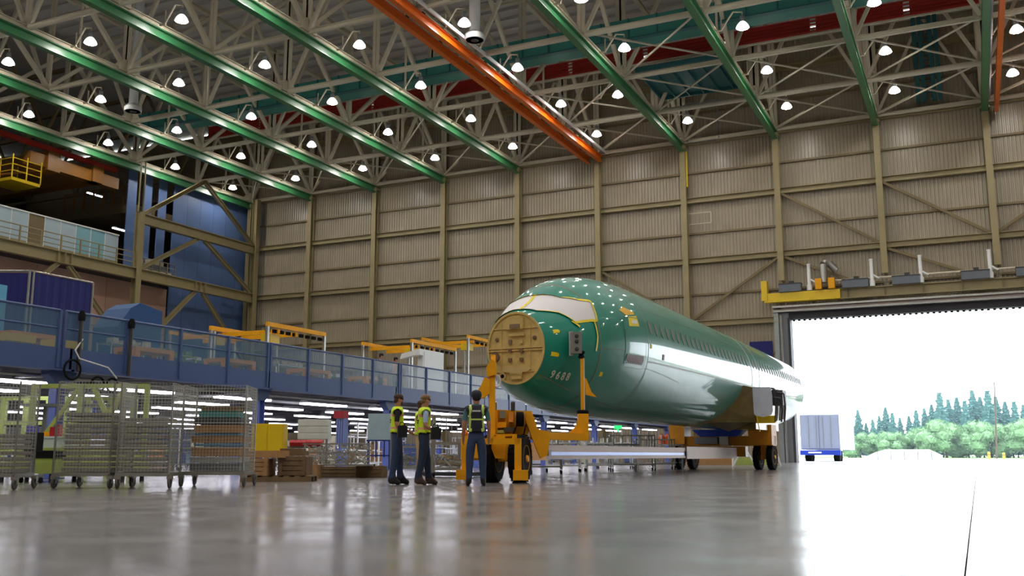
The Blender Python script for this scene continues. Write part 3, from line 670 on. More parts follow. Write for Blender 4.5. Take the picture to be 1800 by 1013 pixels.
# fluorescent fixtures under the deck -------------------------------
fd = MB().box(-0.2, -1.2, -0.06, 0.2, 1.2, 0.0).mesh('diffuser', TUBEM)
fh = MB(); fh.prism([(-0.22, 0), (0.22, 0), (0.12, 0.1), (-0.12, 0.1)], -1.23, 1.23, 'xz'); fh = fh.mesh('housing', WHITE)
fw_ = MB(); fw_.tube((0, -0.9, 0.1), (0, -0.9, 0.425), 0.01, 4); fw_.tube((0, 0.9, 0.1), (0, 0.9, 0.425), 0.01, 4); fw_ = fw_.mesh('hanger', STEEL)
for r_, x in enumerate((-22.0, -25.5, -29.2, -33.5, -38, -43.5, -50)):
    for k in range(16):
        y = 12.2 + k * 4.5 + (r_ % 2) * 1.9
        if y > 74: continue
        t = thing('fluorescent_light', (x, y, 2.44), 'white fluorescent fixture under mezzanine, %s row inward, %s from near end' % (ORD[r_], ORD[k]), 'lamp', 'fluorescent fixtures under the mezzanine')
        inst('diffuser', fd, t); inst('housing', fh, t); inst('hanger', fw_, t)
# pipes under the deck
for k, x in enumerate((-20.8, -23.1, -29)):
    tag(MB().tube((x, 8, 2.5), (x, 75, 2.5), 0.05).build('service_pipe', (STEEL, WHITE, DSTEEL)[k]), ('silver service pipe just behind the blue mezzanine edge', 'white service pipe under mezzanine, second inward', 'dark service pipe under mezzanine, third inward')[k], 'pipe')

# ------------------------------------------------------------------ generic shop furniture (local frame: x wide, y deep, z up)
def bench(loc, rz, w, d, h, top, leg, lb, grp=None, shelf=True):
    t = thing('workbench', loc, lb, 'workbench', grp, rz=rz)
    MB().box(-w / 2, -d / 2, h - 0.05, w / 2, d / 2, h).build('worktop', top, t, world=False)
    for sx_ in (-1, 1):
        for sy_ in (-1, 1): MB().box(sx_ * (w / 2 - 0.06) - 0.03, sy_ * (d / 2 - 0.06) - 0.03, 0, sx_ * (w / 2 - 0.06) + 0.03, sy_ * (d / 2 - 0.06) + 0.03, h - 0.05).build('leg', leg, t, world=False)
    if shelf: MB().box(-w / 2 + 0.05, -d / 2 + 0.05, 0.25, w / 2 - 0.05, d / 2 - 0.05, 0.29).build('shelf', leg, t, world=False)
    return t
def rack(loc, rz, w, d, h, n, mat, lb, grp=None, cat='rack', casters=True, name='steel_rack'):
    t = thing(name, loc, lb, cat, grp, rz=rz)
    z0 = 0.14 if casters else 0.0
    for sx_ in (-1, 1):
        for sy_ in (-1, 1):
            MB().box(sx_ * (w / 2) - 0.025, sy_ * (d / 2) - 0.025, z0, sx_ * (w / 2) + 0.025, sy_ * (d / 2) + 0.025, h).build('upright', mat, t, world=False)
            if casters: MB().lathe([(0.03, -0.025), (0.06, -0.02), (0.06, 0.02), (0.03, 0.025)], 10, (sx_ * w / 2, sy_ * d / 2, 0.062), 'x').build('caster', BLACK, t, True, False)
    for k in range(n):
        z = z0 + 0.06 + (h - z0 - 0.12) * k / max(1, n - 1)
        MB().box(-w / 2, -d / 2, z, w / 2, d / 2, z + 0.04).build('shelf', mat, t, world=False)
    return t
def cabinet(loc, rz, w, d, h, mat, lb, rows=3, grp=None, cat='cabinet', name='cabinet'):
    t = thing(name, loc, lb, cat, grp, rz=rz)
    MB().box(-w / 2, -d / 2, 0.06, w / 2, d / 2, h).build('body', mat, t, world=False)
    MB().box(-w / 2 + 0.04, -d / 2 + 0.04, 0, w / 2 - 0.04, d / 2 - 0.04, 0.06).build('plinth', DGREY, t, world=False)
    for k in range(rows):
        z0 = 0.1 + (h - 0.14) * k / rows; z1 = 0.1 + (h - 0.14) * (k + 1) / rows - 0.025
        dd = MB().box(-w / 2 + 0.03, -d / 2 - 0.03, z0, w / 2 - 0.03, -d / 2, z1).build('drawer', mat, t, world=False)
        MB().box(-0.1, -d / 2 - 0.06, (z0 + z1) / 2 - 0.01, 0.1, -d / 2 - 0.03, (z0 + z1) / 2 + 0.01).build('handle', STEEL, dd, world=False)
    return t
def crate(loc, rz, w, d, h, mat, lb, grp=None, n=4, name='crate', cat='crate'):
    t = thing(name, loc, lb, cat, grp, rz=rz)
    MB().box(-w / 2 + 0.02, -d / 2 + 0.02, 0.0, w / 2 - 0.02, d / 2 - 0.02, h - 0.02).build('box_body', mat, t, world=False)
    hh = h / n
    for k in range(n): MB().box(-w / 2, -d / 2, k * hh + 0.008, w / 2, -d / 2 + 0.02, (k + 1) * hh - 0.008).build('plank', mat, t, world=False)
    for sx_ in (-1, 1): MB().box(sx_ * (w / 2 - 0.06) - 0.04, -d / 2 - 0.02, 0, sx_ * (w / 2 - 0.06) + 0.04, -d / 2, h).build('batten', mat, t, world=False)
    return t
def pallet(loc, rz, w, d, lb, mat=None, grp=None):
    mat = mat or DWOOD
    t = thing('pallet', loc, lb, 'pallet', grp, rz=rz)
    for k in range(3): MB().box(-w / 2, -d / 2 + k * (d - 0.1) / 2, 0, w / 2, -d / 2 + 0.1 + k * (d - 0.1) / 2, 0.1).build('bearer', mat, t, world=False)
    for k in range(7): MB().box(-w / 2 + k * (w - 0.12) / 6, -d / 2, 0.1, -w / 2 + 0.12 + k * (w - 0.12) / 6, d / 2, 0.125).build('deck_board', mat, t, world=False)
    return t
# far clutter under the mezzanine
grpB = 'workstations under the mezzanine'
cols = [WHITE, STEEL, GREY, LIME, BLUE, M('pale_blue_case', (150, 180, 205), 0.5), CARD, M('beige_case', (196, 186, 160), 0.5)]
rnd = random.Random(11)
for r_, x in enumerate((-23.2, -26, -30, -34, -39.5, -45)):
    for k in range(13):
        y = 17 + k * 4.4 + (r_ % 2) * 2.0
        if x > -25 and y < 33: continue
        if y > 73: continue
        q = rnd.random(); rz = math.pi / 2 if rnd.random() < 0.7 else 0.2
        where = '%s row inward, %s along' % (ORD[r_], ORD[k])
        if q < 0.34: bench((x, y, 0), rz, 2.0, 0.8, 0.9, rnd.choice(cols), rnd.choice([STEEL, BLUE, GREY]), 'workbench under the mezzanine, ' + where, grpB)
        elif q < 0.62: rack((x, y, 0), rz, 1.6, 0.6, rnd.uniform(1.4, 1.9), 4, rnd.choice([STEEL, STEEL, BLUE, WHITE]), 'wheeled shelf rack under the mezzanine, ' + where, grpB)
        elif q < 0.85: cabinet((x, y, 0), rz, 1.0, 0.7, rnd.uniform(1.0, 1.7), rnd.choice(cols), 'drawer cabinet under the mezzanine, ' + where, 4, grpB)
        else: crate((x, y, 0), rz, 1.3, 0.9, rnd.uniform(0.7, 1.1), rnd.choice([WOOD, CARD, DWOOD]), 'wooden crate under the mezzanine, ' + where, grpB)
        if q < 0.62 and rnd.random() < 0.8:
            w_ = rnd.uniform(0.3, 0.7); hh = rnd.uniform(0.2, 0.45); z = 0.9 if q < 0.34 else 0.24
            o = MB(); o.cbox((0, 0, hh / 2), (w_, 0.35, hh)); o.cbox((0, 0, hh + 0.01), (w_ * 1.04, 0.37, 0.02))
            o = o.build('parts_box', rnd.choice(cols)); o.location = (x, y, z); o.rotation_euler = (0, 0, rz)
            tag(o, 'small parts box standing at workstation, ' + where, 'box', 'parts boxes on the workstations')

# ------------------------------------------------------------------ items at the mezzanine's near edge and under the fuselage
def HT(px, dep): return ((px - 900) / 1740.0 * dep)          # lateral metres of a sight line at a distance
def hp(px, dep, z=0): return H(HT(px, dep), dep, z)
# lime assembly fixture behind the carts
t = thing('assembly_fixture', hp(130, 21.5), 'lime green assembly fixture behind the wire carts at left', 'machine', rz=YAW)
MB().box(-1.3, -0.7, 0.18, 1.4, 0.7, 0.42).build('base_frame', LIME, t, world=False)
MB().prism([(-1.1, 0.42), (0.75, 0.42), (0.6, 0.72), (-0.9, 0.72)], -0.6, 0.55).build('body', LIME, t, world=False)
MB().box(0.8, -0.5, 0.42, 1.3, 0.5, 0.66).build('body', LIME, t, world=False)
MB().box(-0.75, -0.62, 0.5, 0.1, -0.598, 0.66).build('slot', BLACK, t, world=False)
for x in (-1.25, -0.2, 1.3):
    MB().box(x - 0.05, 0.5, 0.42, x + 0.05, 0.62, 2.15).build('mast', LIME, t, world=False)
    MB().tube((x, -0.55, 0), (x, -0.55, 0.18), 0.05).build('foot', DSTEEL, t, True, False); MB().tube((x, 0.55, 0), (x, 0.55, 0.18), 0.05).build('foot', DSTEEL, t, True, False)
MB().bar((-1.3, 0.56, 2.1), (1.35, 0.56, 2.1), 0.1).build('top_beam', LIME, t, world=False)
MB().bar((-1.2, 0.56, 0.6), (-0.25, 0.56, 2.05), 0.08).build('brace', LIME, t, world=False)
MB().bar((0.1, 0.56, 2.05), (0.45, 0.56, 1.4), 0.1).build('brace', LIME, t, world=False); MB().bar((0.8, 0.56, 2.05), (0.45, 0.56, 1.4), 0.1).build('brace', LIME, t, world=False)
for k in range(4): MB().cbox((0.85 + 0.13 * k, -0.1, 0.82), (0.09, 0.3, 0.3)).build('clamp_block', (STEEL, DSTEEL)[k % 2], t, world=False)
o = MB(); o.box(-0.75, -0.28, 0, 0.75, 0.28, 0.2); o.box(-0.78, -0.3, 0.2, 0.78, 0.3, 0.24); o = o.build('tote', M('clear_plastic', (186, 200, 198), 0.3)); o.location = hp(75, 21.3, 0.72); o.rotation_euler = (0, 0, YAW)
tag(o, 'pale plastic tote lying on the lime fixture', 'box')
for lb, px, z, m, s_ in (('yellow part resting on the pale plastic tote', 75, 0.96, YEL, (0.4, 0.2, 0.08)), ('red folded hoses hanging by lime fixture', 96, 0.96, BIN, (0.2, 0.3, 0.2))):
    o = MB(); o.cbox((0, 0, s_[2] / 2), s_); o.cbox((s_[0] * 0.2, 0, s_[2]), (s_[0] * 0.4, s_[1] * 0.7, s_[2] * 0.5)); o = o.build('part_item', m); o.location = hp(px, 21.3, z); o.rotation_euler = (0, 0, YAW + 0.2); tag(o, lb, 'part')
t = thing('tool_trolley', hp(58, 20.2), 'black and blue tool trolley beside the lime fixture', 'trolley', rz=YAW)
MB().box(-0.12, -0.15, 0.62, 0.12, 0.15, 1.02).build('body', BLACK, t, world=False); MB().box(-0.2, -0.15, 0.12, 0.2, 0.15, 0.17).build('base', GREY, t, world=False); MB().box(-0.04, -0.04, 0.17, 0.04, 0.04, 0.62).build('stem', GREY, t, world=False); MB().box(-0.1, -0.17, 1.02, 0.1, -0.05, 1.16).build('blue_top', M('bright_blue', (20, 40, 200), 0.4), t, world=False)
for x in (-0.2, 0.2): MB().lathe([(0.03, -0.025), (0.06, -0.02), (0.06, 0.02), (0.03, 0.025)], 10, (x, 0, 0.062), 'x').build('caster', BLACK, t, True, False)
t = thing('shelf_bench', hp(120, 22.6), 'grey raised shelf standing above the lime fixture', 'shelf', rz=YAW)
MB().box(-1.0, -0.3, 1.66, 1.3, 0.3, 1.72).build('shelf', GREY, t, world=False)
for x in (-0.6, 1.2): MB().box(x - 0.04, -0.04, 0, x + 0.04, 0.04, 1.66).build('post', GREY, t, world=False)
for k in range(2):
    t = thing('lime_post_frame', hp((170, 20)[k], 26), ('lime green frame behind carts, right of the first column', 'lime green frame behind carts at the photo left edge')[k], 'frame', 'lime frames under the mezzanine', rz=YAW)
    for x in (-0.9, -0.3, 0.3, 0.9): MB().box(x - 0.07, -0.07, 0, x + 0.07, 0.07, 2.1).build('post', LIME, t, world=False)
    for z in (0.7, 1.4, 2.05): MB().bar((-0.9, 0, z), (0.9, 0, z), 0.1).build('crossbar', LIME, t, world=False)

# wire cage carts ----------------------------------------------------
WIRE = M('zinc_wire', (190, 192, 186), 0.45, 0.3, 0.05, 5)
def cage_cart(px, dep, yaw, w, d, h, lb, fence_front=True):
    t = thing('cage_cart', hp(px, dep), lb, 'cart', 'wire mesh cage carts at the left front', rz=YAW + yaw)
    b = MB(); zb = 0.24
    for (x0, y0, x1, y1) in ((-w / 2, -d / 2, w / 2, -d / 2), (w / 2, -d / 2, w / 2, d / 2), (w / 2, d / 2, -w / 2, d / 2), (-w / 2, d / 2, -w / 2, -d / 2)): b.bar((x0, y0, zb), (x1, y1, zb), 0.05, 0.06)
    for k in range(5): b.bar((-w / 2 + w * (k + 0.5) / 5, -d / 2, zb), (-w / 2 + w * (k + 0.5) / 5, d / 2, zb), 0.03)
    b.build('base_frame', STEEL, t, world=False)
    for sx_ in (-1, 1):
        for sy_ in (-1, 1):
            x, y = sx_ * w / 2, sy_ * d / 2
            MB().tube((x, y, zb), (x, y, h), 0.017, 8).build('corner_post', STEEL, t, True, False)
            c = MB().lathe([(0.03, -0.02), (0.085, -0.02), (0.095, -0.01), (0.095, 0.01), (0.085, 0.02), (0.03, 0.02)], 16, (x + 0.02, y + 0.03, 0.096), 'x').build('caster_wheel', M('grey_rubber', (84, 80, 80), 0.6), t, True, False)
            f = MB(); f.box(x - 0.025, y - 0.02, 0.16, x + 0.065, y + 0.07, 0.22); f.box(x - 0.02, y + 0.01, 0.09, x - 0.008, y + 0.05, 0.17); f.box(x + 0.048, y + 0.01, 0.09, x + 0.06, y + 0.05, 0.17); f.build('caster_fork', STEEL, t, world=False)
    sides = [((-w / 2, -d / 2), (w / 2, -d / 2)), ((w / 2, -d / 2), (w / 2, d / 2)), ((w / 2, d / 2), (-w / 2, d / 2)), ((-w / 2, d / 2), (-w / 2, -d / 2))]
    for (p, q) in sides:
        p = Vector((p[0], p[1], 0)); q = Vector((q[0], q[1], 0)); L_ = (q - p).length
        b = MB(); n = int(L_ / 0.055); m_ = int((h - zb) / 0.055)
        for k in range(n + 1):
            c = p.lerp(q, k / n); b.bar(c + Vector((0, 0, zb)), c + Vector((0, 0, h)), 0.0045)
        for k in range(m_ + 1):
            z = zb + (h - zb) * k / m_; b.bar(p + Vector((0, 0, z)), q + Vector((0, 0, z)), 0.0045 if k % 8 else 0.012)
        b.build('mesh_panel', WIRE, t, world=False)
    return t
cs = [(-30, 16.6, 0.10, 1.35, 0.85, 1.78, 'wire cage cart at the photo left edge'), (166, 17.4, -0.05, 0.98, 0.9, 1.83, 'wire cage cart just right of the first blue column'),
      (264, 17.3, 0.10, 0.86, 0.85, 1.80, 'wire cage cart of grey trays, second from the right of its row'), (384, 18.4, 0.06, 1.12, 0.95, 1.83, 'wire cage cart loaded with boards, rightmost of the row')]
for c in cs: cage_cart(*c)
def stack(px, dep, z0, items, rz=YAW):
    z = z0
    for (w_, d_, h_, m, lb) in items:
        o = MB(); o.cbox((0, 0, h_ / 2), (w_, d_, h_)); o.cbox((0, 0, h_ - 0.012), (w_ + 0.02, d_ + 0.02, 0.02)); o.cbox((0, -d_ / 2 - 0.005, h_ / 2), (w_ * 0.3, 0.012, h_ * 0.4))
        o = o.build('stacked_box', m); o.location = hp(px, dep, z); o.rotation_euler = (0, 0, rz)
        tag(o, lb, 'box', 'boxes loaded in the cage carts'); z += h_ + 0.012
TB = M('teal_blue_box', (60, 140, 140), 0.5); BB = M('blue_box', (80, 140, 180), 0.5)
stack(388, 18.4, 0.28, [(0.9, 0.7, 0.14, GREY, 'grey flat case at bottom of the rightmost cage cart'), (0.9, 0.7, 0.1, M('silver_case', (170, 172, 172), 0.4), 'silver flat case, second up in the rightmost cart'), (0.86, 0.7, 0.17, CARD, 'cardboard box, third up in the rightmost cart'), (0.8, 0.66, 0.05, BB, 'thin blue board in the rightmost cart'), (0.88, 0.7, 0.12, WOOD, 'wood box above the blue board in rightmost cart'), (0.8, 0.6, 0.04, BB, 'thin blue board higher up in the rightmost cart'), (0.84, 0.66, 0.14, CARD, 'cardboard box high in the rightmost cart'), (0.84, 0.66, 0.12, DSTEEL, 'dark tray near the top of the rightmost cart'), (0.7, 0.6, 0.1, TB, 'teal box near the top of the rightmost cart'), (0.66, 0.5, 0.1, DWOOD, 'brown box at the top of the rightmost cart')])
for k, (px, dep, w_) in enumerate(((166, 17.4, 0.8), (264, 17.3, 0.68), (-20, 16.6, 1.1))):
    t = thing('tray_stack', hp(px, dep, 0.28), ('grey wire trays stacked in cart right of the first blue column', 'grey wire trays stacked in second cart from the right', 'grey trays stacked in the cage cart at left edge')[k], 'trays', 'tray stacks in the cage carts', rz=YAW)
    tr = MB(); tr.box(-w_ / 2, -0.3, 0, w_ / 2, 0.3, 0.015)
    for (a, b_) in (((-w_ / 2, -0.3), (w_ / 2, -0.3)), ((w_ / 2, -0.3), (w_ / 2, 0.3)), ((-w_ / 2, 0.3), (-w_ / 2, -0.3))): tr.bar((a[0], a[1], 0.04), (b_[0], b_[1], 0.04), 0.02, 0.05)
    tr = tr.mesh('tray', M('tray_grey', (150, 148, 142), 0.5, 0.3))
    for q in range((11, 10, 7)[k]): inst('tray', tr, t, (rnd.uniform(-0.02, 0.02), 0, q * 0.095))
# timber and crates on the pallet right of the carts
pallet(hp(493, 21.8), YAW + 0.05, 1.5, 1.0, 'dark wooden pallet right of the cage carts')
crate(hp(455, 21.7, 0.127), YAW, 0.62, 0.8, 0.38, WOOD, 'brown wooden crate on the dark pallet, left one')
crate(hp(521, 21.9, 0.127), YAW, 0.62, 0.8, 0.42, DWOOD, 'dark wooden crate on the dark pallet, right one')
o = MB(); o.cbox((0, 0, 0.075), (0.95, 0.5, 0.15)); o.cbox((-0.3, -0.26, 0.075), (0.06, 0.02, 0.16)); o.cbox((0.3, -0.26, 0.075), (0.06, 0.02, 0.16)); o = o.build('long_carton', CARD); o.location = hp(466, 21.6, 0.51); o.rotation_euler = (0, 0, YAW); tag(o, 'long tan carton lying on the brown crate', 'box')
o = MB(); o.cbox((0, 0, 0.05), (0.6, 0.5, 0.1)); o.cbox((0, 0, 0.13), (0.5, 0.4, 0.06)); o = o.build('board_pile', DWOOD); o.location = hp(515, 22.3, 0.55); o.rotation_euler = (0, 0, YAW); tag(o, 'low dark board pile on the right crate', 'boards')
crate(hp(549, 24.5), YAW, 0.42, 0.6, 0.35, WOOD, 'small brown crate behind the pallet', n=3)
crate(hp(655, 25.5), YAW, 0.75, 0.6, 0.3, DWOOD, 'low brown crate left of the foremost person', n=3)
crate(hp(598, 26), YAW, 1.1, 0.6, 0.28, DWOOD, 'long low dark crate under the silver frame rack', n=3)
# yellow panel behind the second column
t = thing('yellow_cabinet', hp(472, 25.5), 'yellow cabinet standing behind the second blue column', 'cabinet', rz=YAW)
MB().box(-0.46, 0, 0.5, 0.36, 0.5, 1.37).build('body', YELB, t, world=False)
for x in (-0.42, 0.32): MB().box(x - 0.03, 0.02, 0, x + 0.03, 0.48, 0.5).build('leg', DGREY, t, world=False)
MB().box(-0.44, -0.02, 0.53, -0.06, 0, 1.34).build('door', YELB, t, world=False); MB().box(-0.03, -0.02, 0.53, 0.34, 0, 1.34).build('door', YELB, t, world=False)
# white cabinet and red bins
t = thing('white_case', hp(549, 27.5, 0), 'white ribbed case on a stand right of the yellow cabinet', 'case', rz=YAW)
MB().box(-0.42, 0, 1.0, 0.42, 0.5, 1.55).build('body', M('ribbed_white', (206, 210, 204), 0.5), t, world=False)
for k in range(3): MB().box(-0.43, -0.015, 1.01 + k * 0.18, 0.43, 0, 1.17 + k * 0.18).build('panel', M('ribbed_white'), t, world=False)
for x in (-0.38, 0.38): MB().box(x - 0.03, 0.02, 0, x + 0.03, 0.4, 1.0).build('leg', STEEL, t, world=False)
for k in range(6):
    o = MB(); o.prism([(0, 0), (0.2, 0), (0.24, 0.1), (0.16, 0.17), (0, 0.17)], -0.07, 0.07, 'yz'); o = o.build('storage_bin', BIN); o.location = hp(516 + k * 9.6, 26.8, 0.80); o.rotation_euler = (0, 0, YAW + math.pi)
    tag(o, 'red storage bin in the row below white case, %s from left' % ORD[k], 'bin', 'red bins below the white case')
bench(hp(542, 26.9), YAW, 1.05, 0.5, 0.80, GREY, STEEL, 'grey bench carrying the row of red bins')
# silver frame rack with mesh of parts
t = thing('silver_frame_rack', hp(602, 25), 'long silver frame rack full of tangled parts', 'rack', rz=YAW)
for z in (0.42, 0.62, 0.84): MB().bar((-0.95, -0.3, z), (0.75, -0.3, z), 0.03).build('long_rail', STEEL, t, world=False)
for x in (-0.9, -0.35, 0.2, 0.72): MB().bar((x, -0.3, 0.3), (x, -0.3, 0.86), 0.03).build('upright', STEEL, t, world=False)
MB().box(-0.95, -0.3, 0.3, 0.75, 0.35, 0.34).build('tray', STEEL, t, world=False)
b = MB(); rp = random.Random(3)
for k in range(170):
    x = rp.uniform(-0.92, 0.7); y = rp.uniform(-0.28, 0.25); z = rp.uniform(0.36, 0.8)
    b.bar((x, y, z), (x + rp.uniform(-0.16, 0.16), y + rp.uniform(-0.1, 0.1), z + rp.uniform(-0.08, 0.08)), 0.02, 0.035)
b.build('loose_parts', M('silver_foil', (200, 202, 200), 0.25, 0.8), t, world=False)['kind'] = 'stuff'
# whiteboard on a blue frame
t = thing('blue_frame_board', hp(668, 28.5), 'pale blue board on a dark blue tube frame left of first person', 'board', rz=YAW)
MB().box(-0.37, 0, 0.97, 0.42, 0.05, 1.75).build('board', M('pale_board', (166, 190, 204), 0.4), t, world=False)
for x in (-0.35, -0.12, 0.12, 0.4): MB().box(x - 0.02, -0.02, 0.5, x + 0.02, 0.02, 1.0).build('upright', M('frame_blue', (30, 44, 130), 0.4), t, world=False)
for z in (0.55, 0.98): MB().box(-0.4, -0.02, z - 0.02, 0.45, 0.02, z + 0.02).build('rail', M('frame_blue'), t, world=False)
for x in (-0.35, 0.4): MB().box(x - 0.02, -0.3, 0, x + 0.02, 0.3, 0.05).build('foot', M('frame_blue'), t, world=False); MB().box(x - 0.02, -0.02, 0, x + 0.02, 0.02, 0.5).build('upright', M('frame_blue'), t, world=False)
# blue striped post between rack and board
t = thing('blue_ribbed_post', hp(600, 30), 'pale blue ribbed post standing behind the silver rack', 'post')
for k in range(4): MB().cbox((-0.12 + k * 0.08, 0, 0.9), (0.06, 0.2, 1.5)).build('rib', M('ribbed_blue', (120, 134, 196), 0.4), t, world=False)
MB().cbox((0, 0, 0.08), (0.4, 0.4, 0.16)).build('base', GREY, t, world=False); MB().cbox((-0.05, 0, 1.78), (0.35, 0.3, 0.22)).build('cap', BIN, t, world=False)
# silver racks right of the group of people
for k, (px, dep, w_, h_, lb) in enumerate(((790, 24.5, 0.8, 1.55, 'tall silver tube rack right of the yellow-vested people'), (775, 27, 1.0, 0.9, 'low silver rack behind the tall silver tube rack'), (712, 27, 0.7, 1.4, 'silver rack visible between the first two people'))):
    t = rack(hp(px, dep), YAW, w_, 0.6, h_, 3, STEEL, lb)
    for q in range(6): MB().bar((-w_ / 2 + w_ * (q + 0.5) / 6, -0.28, 0.75), (-w_ / 2 + w_ * (q + 0.5) / 6, -0.28, h_ - 0.05), 0.025).build('vertical_bar', STEEL, t, world=False)
    b = MB()
    for q in range(26): b.bar((rp.uniform(-w_ / 2, w_ / 2), rp.uniform(-0.25, 0.2), rp.uniform(0.25, 0.6)), (rp.uniform(-w_ / 2, w_ / 2), rp.uniform(-0.25, 0.2), rp.uniform(0.25, 0.6)), 0.02, 0.04)
    b.build('loose_parts', M('silver_foil'), t, world=False)['kind'] = 'stuff'
tag(MB().box(-0.8, -0.4, 0.03, 0.8, 0.4, 0.12).build('low_platform', DGREY), 'low dark platform on the floor behind the people', 'platform').location = hp(790, 26.2)
# carts and racks seen beneath the fuselage
for k, (px, dep, w_, h_, lb) in enumerate(((960, 30, 0.9, 0.9, 'wheeled steel rack seen just right of the front dolly'), (990, 33, 1.1, 1.0, 'wheeled steel rack under the nose, second from the dolly'), (1110, 36, 1.6, 1.3, 'wide wheeled rack seen under the middle of fuselage'), (1052, 34, 0.9, 1.0, 'wheeled steel rack just right of the yellow riser'), (1150, 39, 1.5, 1.2, 'wheeled rack of upright tubes left of aft dolly'), (1080, 41, 1.4, 1.1, 'far wheeled rack under the fuselage, behind the wide one'))):
    t = rack(hp(px, dep), YAW, w_, 0.7, h_, 3, (STEEL, WHITE)[k % 2], lb)
    for q in range(5): MB().tube((-w_ / 2 + w_ * (q + 0.5) / 5, 0, 0.6), (-w_ / 2 + w_ * (q + 0.5) / 5, 0, h_ + 0.15), 0.03).build('tube_part', WHITE if q % 2 else STEEL, t, True, False)
bench(hp(1075, 35), YAW, 1.9, 0.8, 0.95, GREY, WHITE, 'grey bench under the middle of the green fuselage')
for k, px in enumerate((1174, 1182, 1164)):
    o = MB().lathe([(0.12, 0), (0.14, 0.05), (0.14, 0.3), (0.05, 0.38), (0.05, 0.42)], 12).build('round_drum', (M('orange_plastic', (200, 90, 50), 0.5), WHITE, M('orange_plastic'))[k], smooth=True); o.location = hp(px, 40, 1.0)
    tag(o, ('orange drum on the white cart left of aft dolly', 'white drum on the white cart left of aft dolly', 'second orange drum on the white cart, leftmost')[k], 'drum')
bench(hp(1173, 40), YAW, 1.2, 0.8, 1.0, WHITE, WHITE, 'white cart table left of the aft dolly')
o = MB(); o.cbox((0, 0, 0.06), (0.3, 0.05, 0.12)); o.cbox((0, 0, -0.05), (0.05, 0.05, 0.1)); o = o.build('status_light', M('green_lamp', (40, 230, 110), 0.4, emit=1.5, var=0)); o.location = hp(1087, 36.5, 1.52); tag(o, 'small glowing green indicator under the fuselage', 'light')
# things just inside the door beyond the aft dolly
t = thing('folding_stand', hp(1308, 52), 'white tubular stand seen behind the aft dolly wheels', 'stand', rz=YAW)
for p, q in (((-0.6, 0, 0), (0, 0, 1.0)), ((0.6, 0, 0), (0, 0, 1.0)), ((-0.35, 0, 0.5), (0.35, 0, 0.5)), ((-0.6, 0, 0), (-0.6, 0, 1.3)), ((1.9, 0, 0), (1.5, 0, 1.4)), ((0.9, 0, 1.4), (1.5, 0, 1.4))): MB().tube(p, q, 0.05).build('tube', WHITE, t, True, False)
for k, (px, h_, m, lb) in enumerate(((1345, 0.45, LIME, 'low green crate behind the aft dolly, right'), (1265, 0.4, CARD, 'low tan box behind the aft dolly, left'))):
    crate(hp(px - 20, 58), YAW, 2.6, 0.8, h_, m, lb, n=2)

# things standing on the mezzanine deck -------------------------------
ORB = M('orange_bench', (226, 150, 62), 0.5)
for k, y in enumerate((19.6, 24.2, 28.4, 33.2, 37.6)):
    t = thing('orange_stand', (-25, y, 3.0), 'orange stand on the mezzanine behind the rail, %s from near end' % ORD[k], 'stand', 'orange stands on the mezzanine')
    MB().box(-0.5, -0.85, 0.92, 0.5, 0.85, 1.06).build('top_frame', ORB, t, world=False)
    for sy_ in (-0.75, 0.75):
        for sx_ in (-0.4, 0.4): MB().box(sx_ - 0.09, sy_ - 0.1, 0, sx_ + 0.09, sy_ + 0.1, 0.92).build('leg', ORB, t, world=False)
for k, (x, y, m) in enumerate(((-22.5, 15.6, YELB), (-22.5, 17.3, YELB), (-22.6, 18.9, YELB))):
    t = thing('yellow_guard_box', (x, y, 3.0), 'yellow box frame on the mezzanine at left, %s along' % ORD[k], 'frame', 'yellow frames on the mezzanine')
    MB().box(-0.3, -0.45, 0.46, 0.3, 0.45, 0.66).build('beam', m, t, world=False)
    for sy_ in (-0.4, 0.4): MB().box(-0.25, sy_ - 0.04, 0, 0.25, sy_ + 0.04, 0.46).build('leg', m, t, world=False)
for k in range(9):
    y = 17 + k * 3.1; x = -28 - (k % 3)
    t = rack((x, y, 3.0), math.pi / 2, 2.2, 0.7, 1.55, 3, (STEEL, LIME, GREY)[k % 3], 'shelving full of parts on the mezzanine, %s from near end' % ORD[k], 'shelving on the mezzanine', casters=False)
    b = MB()
    for q in range(40): b.cbox((rp.uniform(-1, 1), rp.uniform(-0.25, 0.25), rp.choice((0.12, 0.82, 1.55)) + 0.08), (rp.uniform(0.05, 0.25), 0.2, rp.uniform(0.06, 0.22)))
    b.build('loose_parts', (CREAM, M('sage_parts', (130, 150, 120), 0.5), WHITE)[k % 3], t, world=False)['kind'] = 'stuff'
def gantry(x, ya, yb, z, lb, back=3.0):
    t = thing('light_gantry', (x, ya, 3.0), lb, 'gantry', 'yellow light gantries on the mezzanine')
    for xx in (x, x - back):
        MB().box(xx - 0.06, ya, z - 0.12, xx + 0.06, yb, z + 0.06).build('runway_beam', YEL, t)
        for yy in (ya + 0.06, yb - 0.06): MB().box(xx - 0.06, yy - 0.06, 3.0, xx + 0.06, yy + 0.06, z - 0.12).build('post', STEEL, t)
    for yy in (ya + 0.8, (ya + yb) / 2): MB().box(x - back, yy - 0.06, z - 0.34, x, yy + 0.06, z - 0.16).build('bridge_beam', YEL, t)
    MB().box(x - 0.7, ya + 0.5, z - 0.75, x - 0.2, ya + 1.1, z - 0.36).build('hoist', YELB, t)
    b = MB()
    for q in range(9): b.cbox((x - 0.12, ya + (yb - ya) * (q + 0.5) / 9, z - 0.26), (0.1, 0.22, 0.14))
    b.build('cable_festoon', BLACK, t)['kind'] = 'stuff'
gantry(-26, 31.6, 35.6, 5.9, 'yellow light gantry on the mezzanine, nearest one in front of tan wall')
gantry(-35, 38.4, 43.5, 6.95, 'yellow light gantry on mezzanine before the blue wall, leftmost')
gantry(-26, 43.0, 47.8, 6.4, 'yellow light gantry on the mezzanine above the white cabinet')
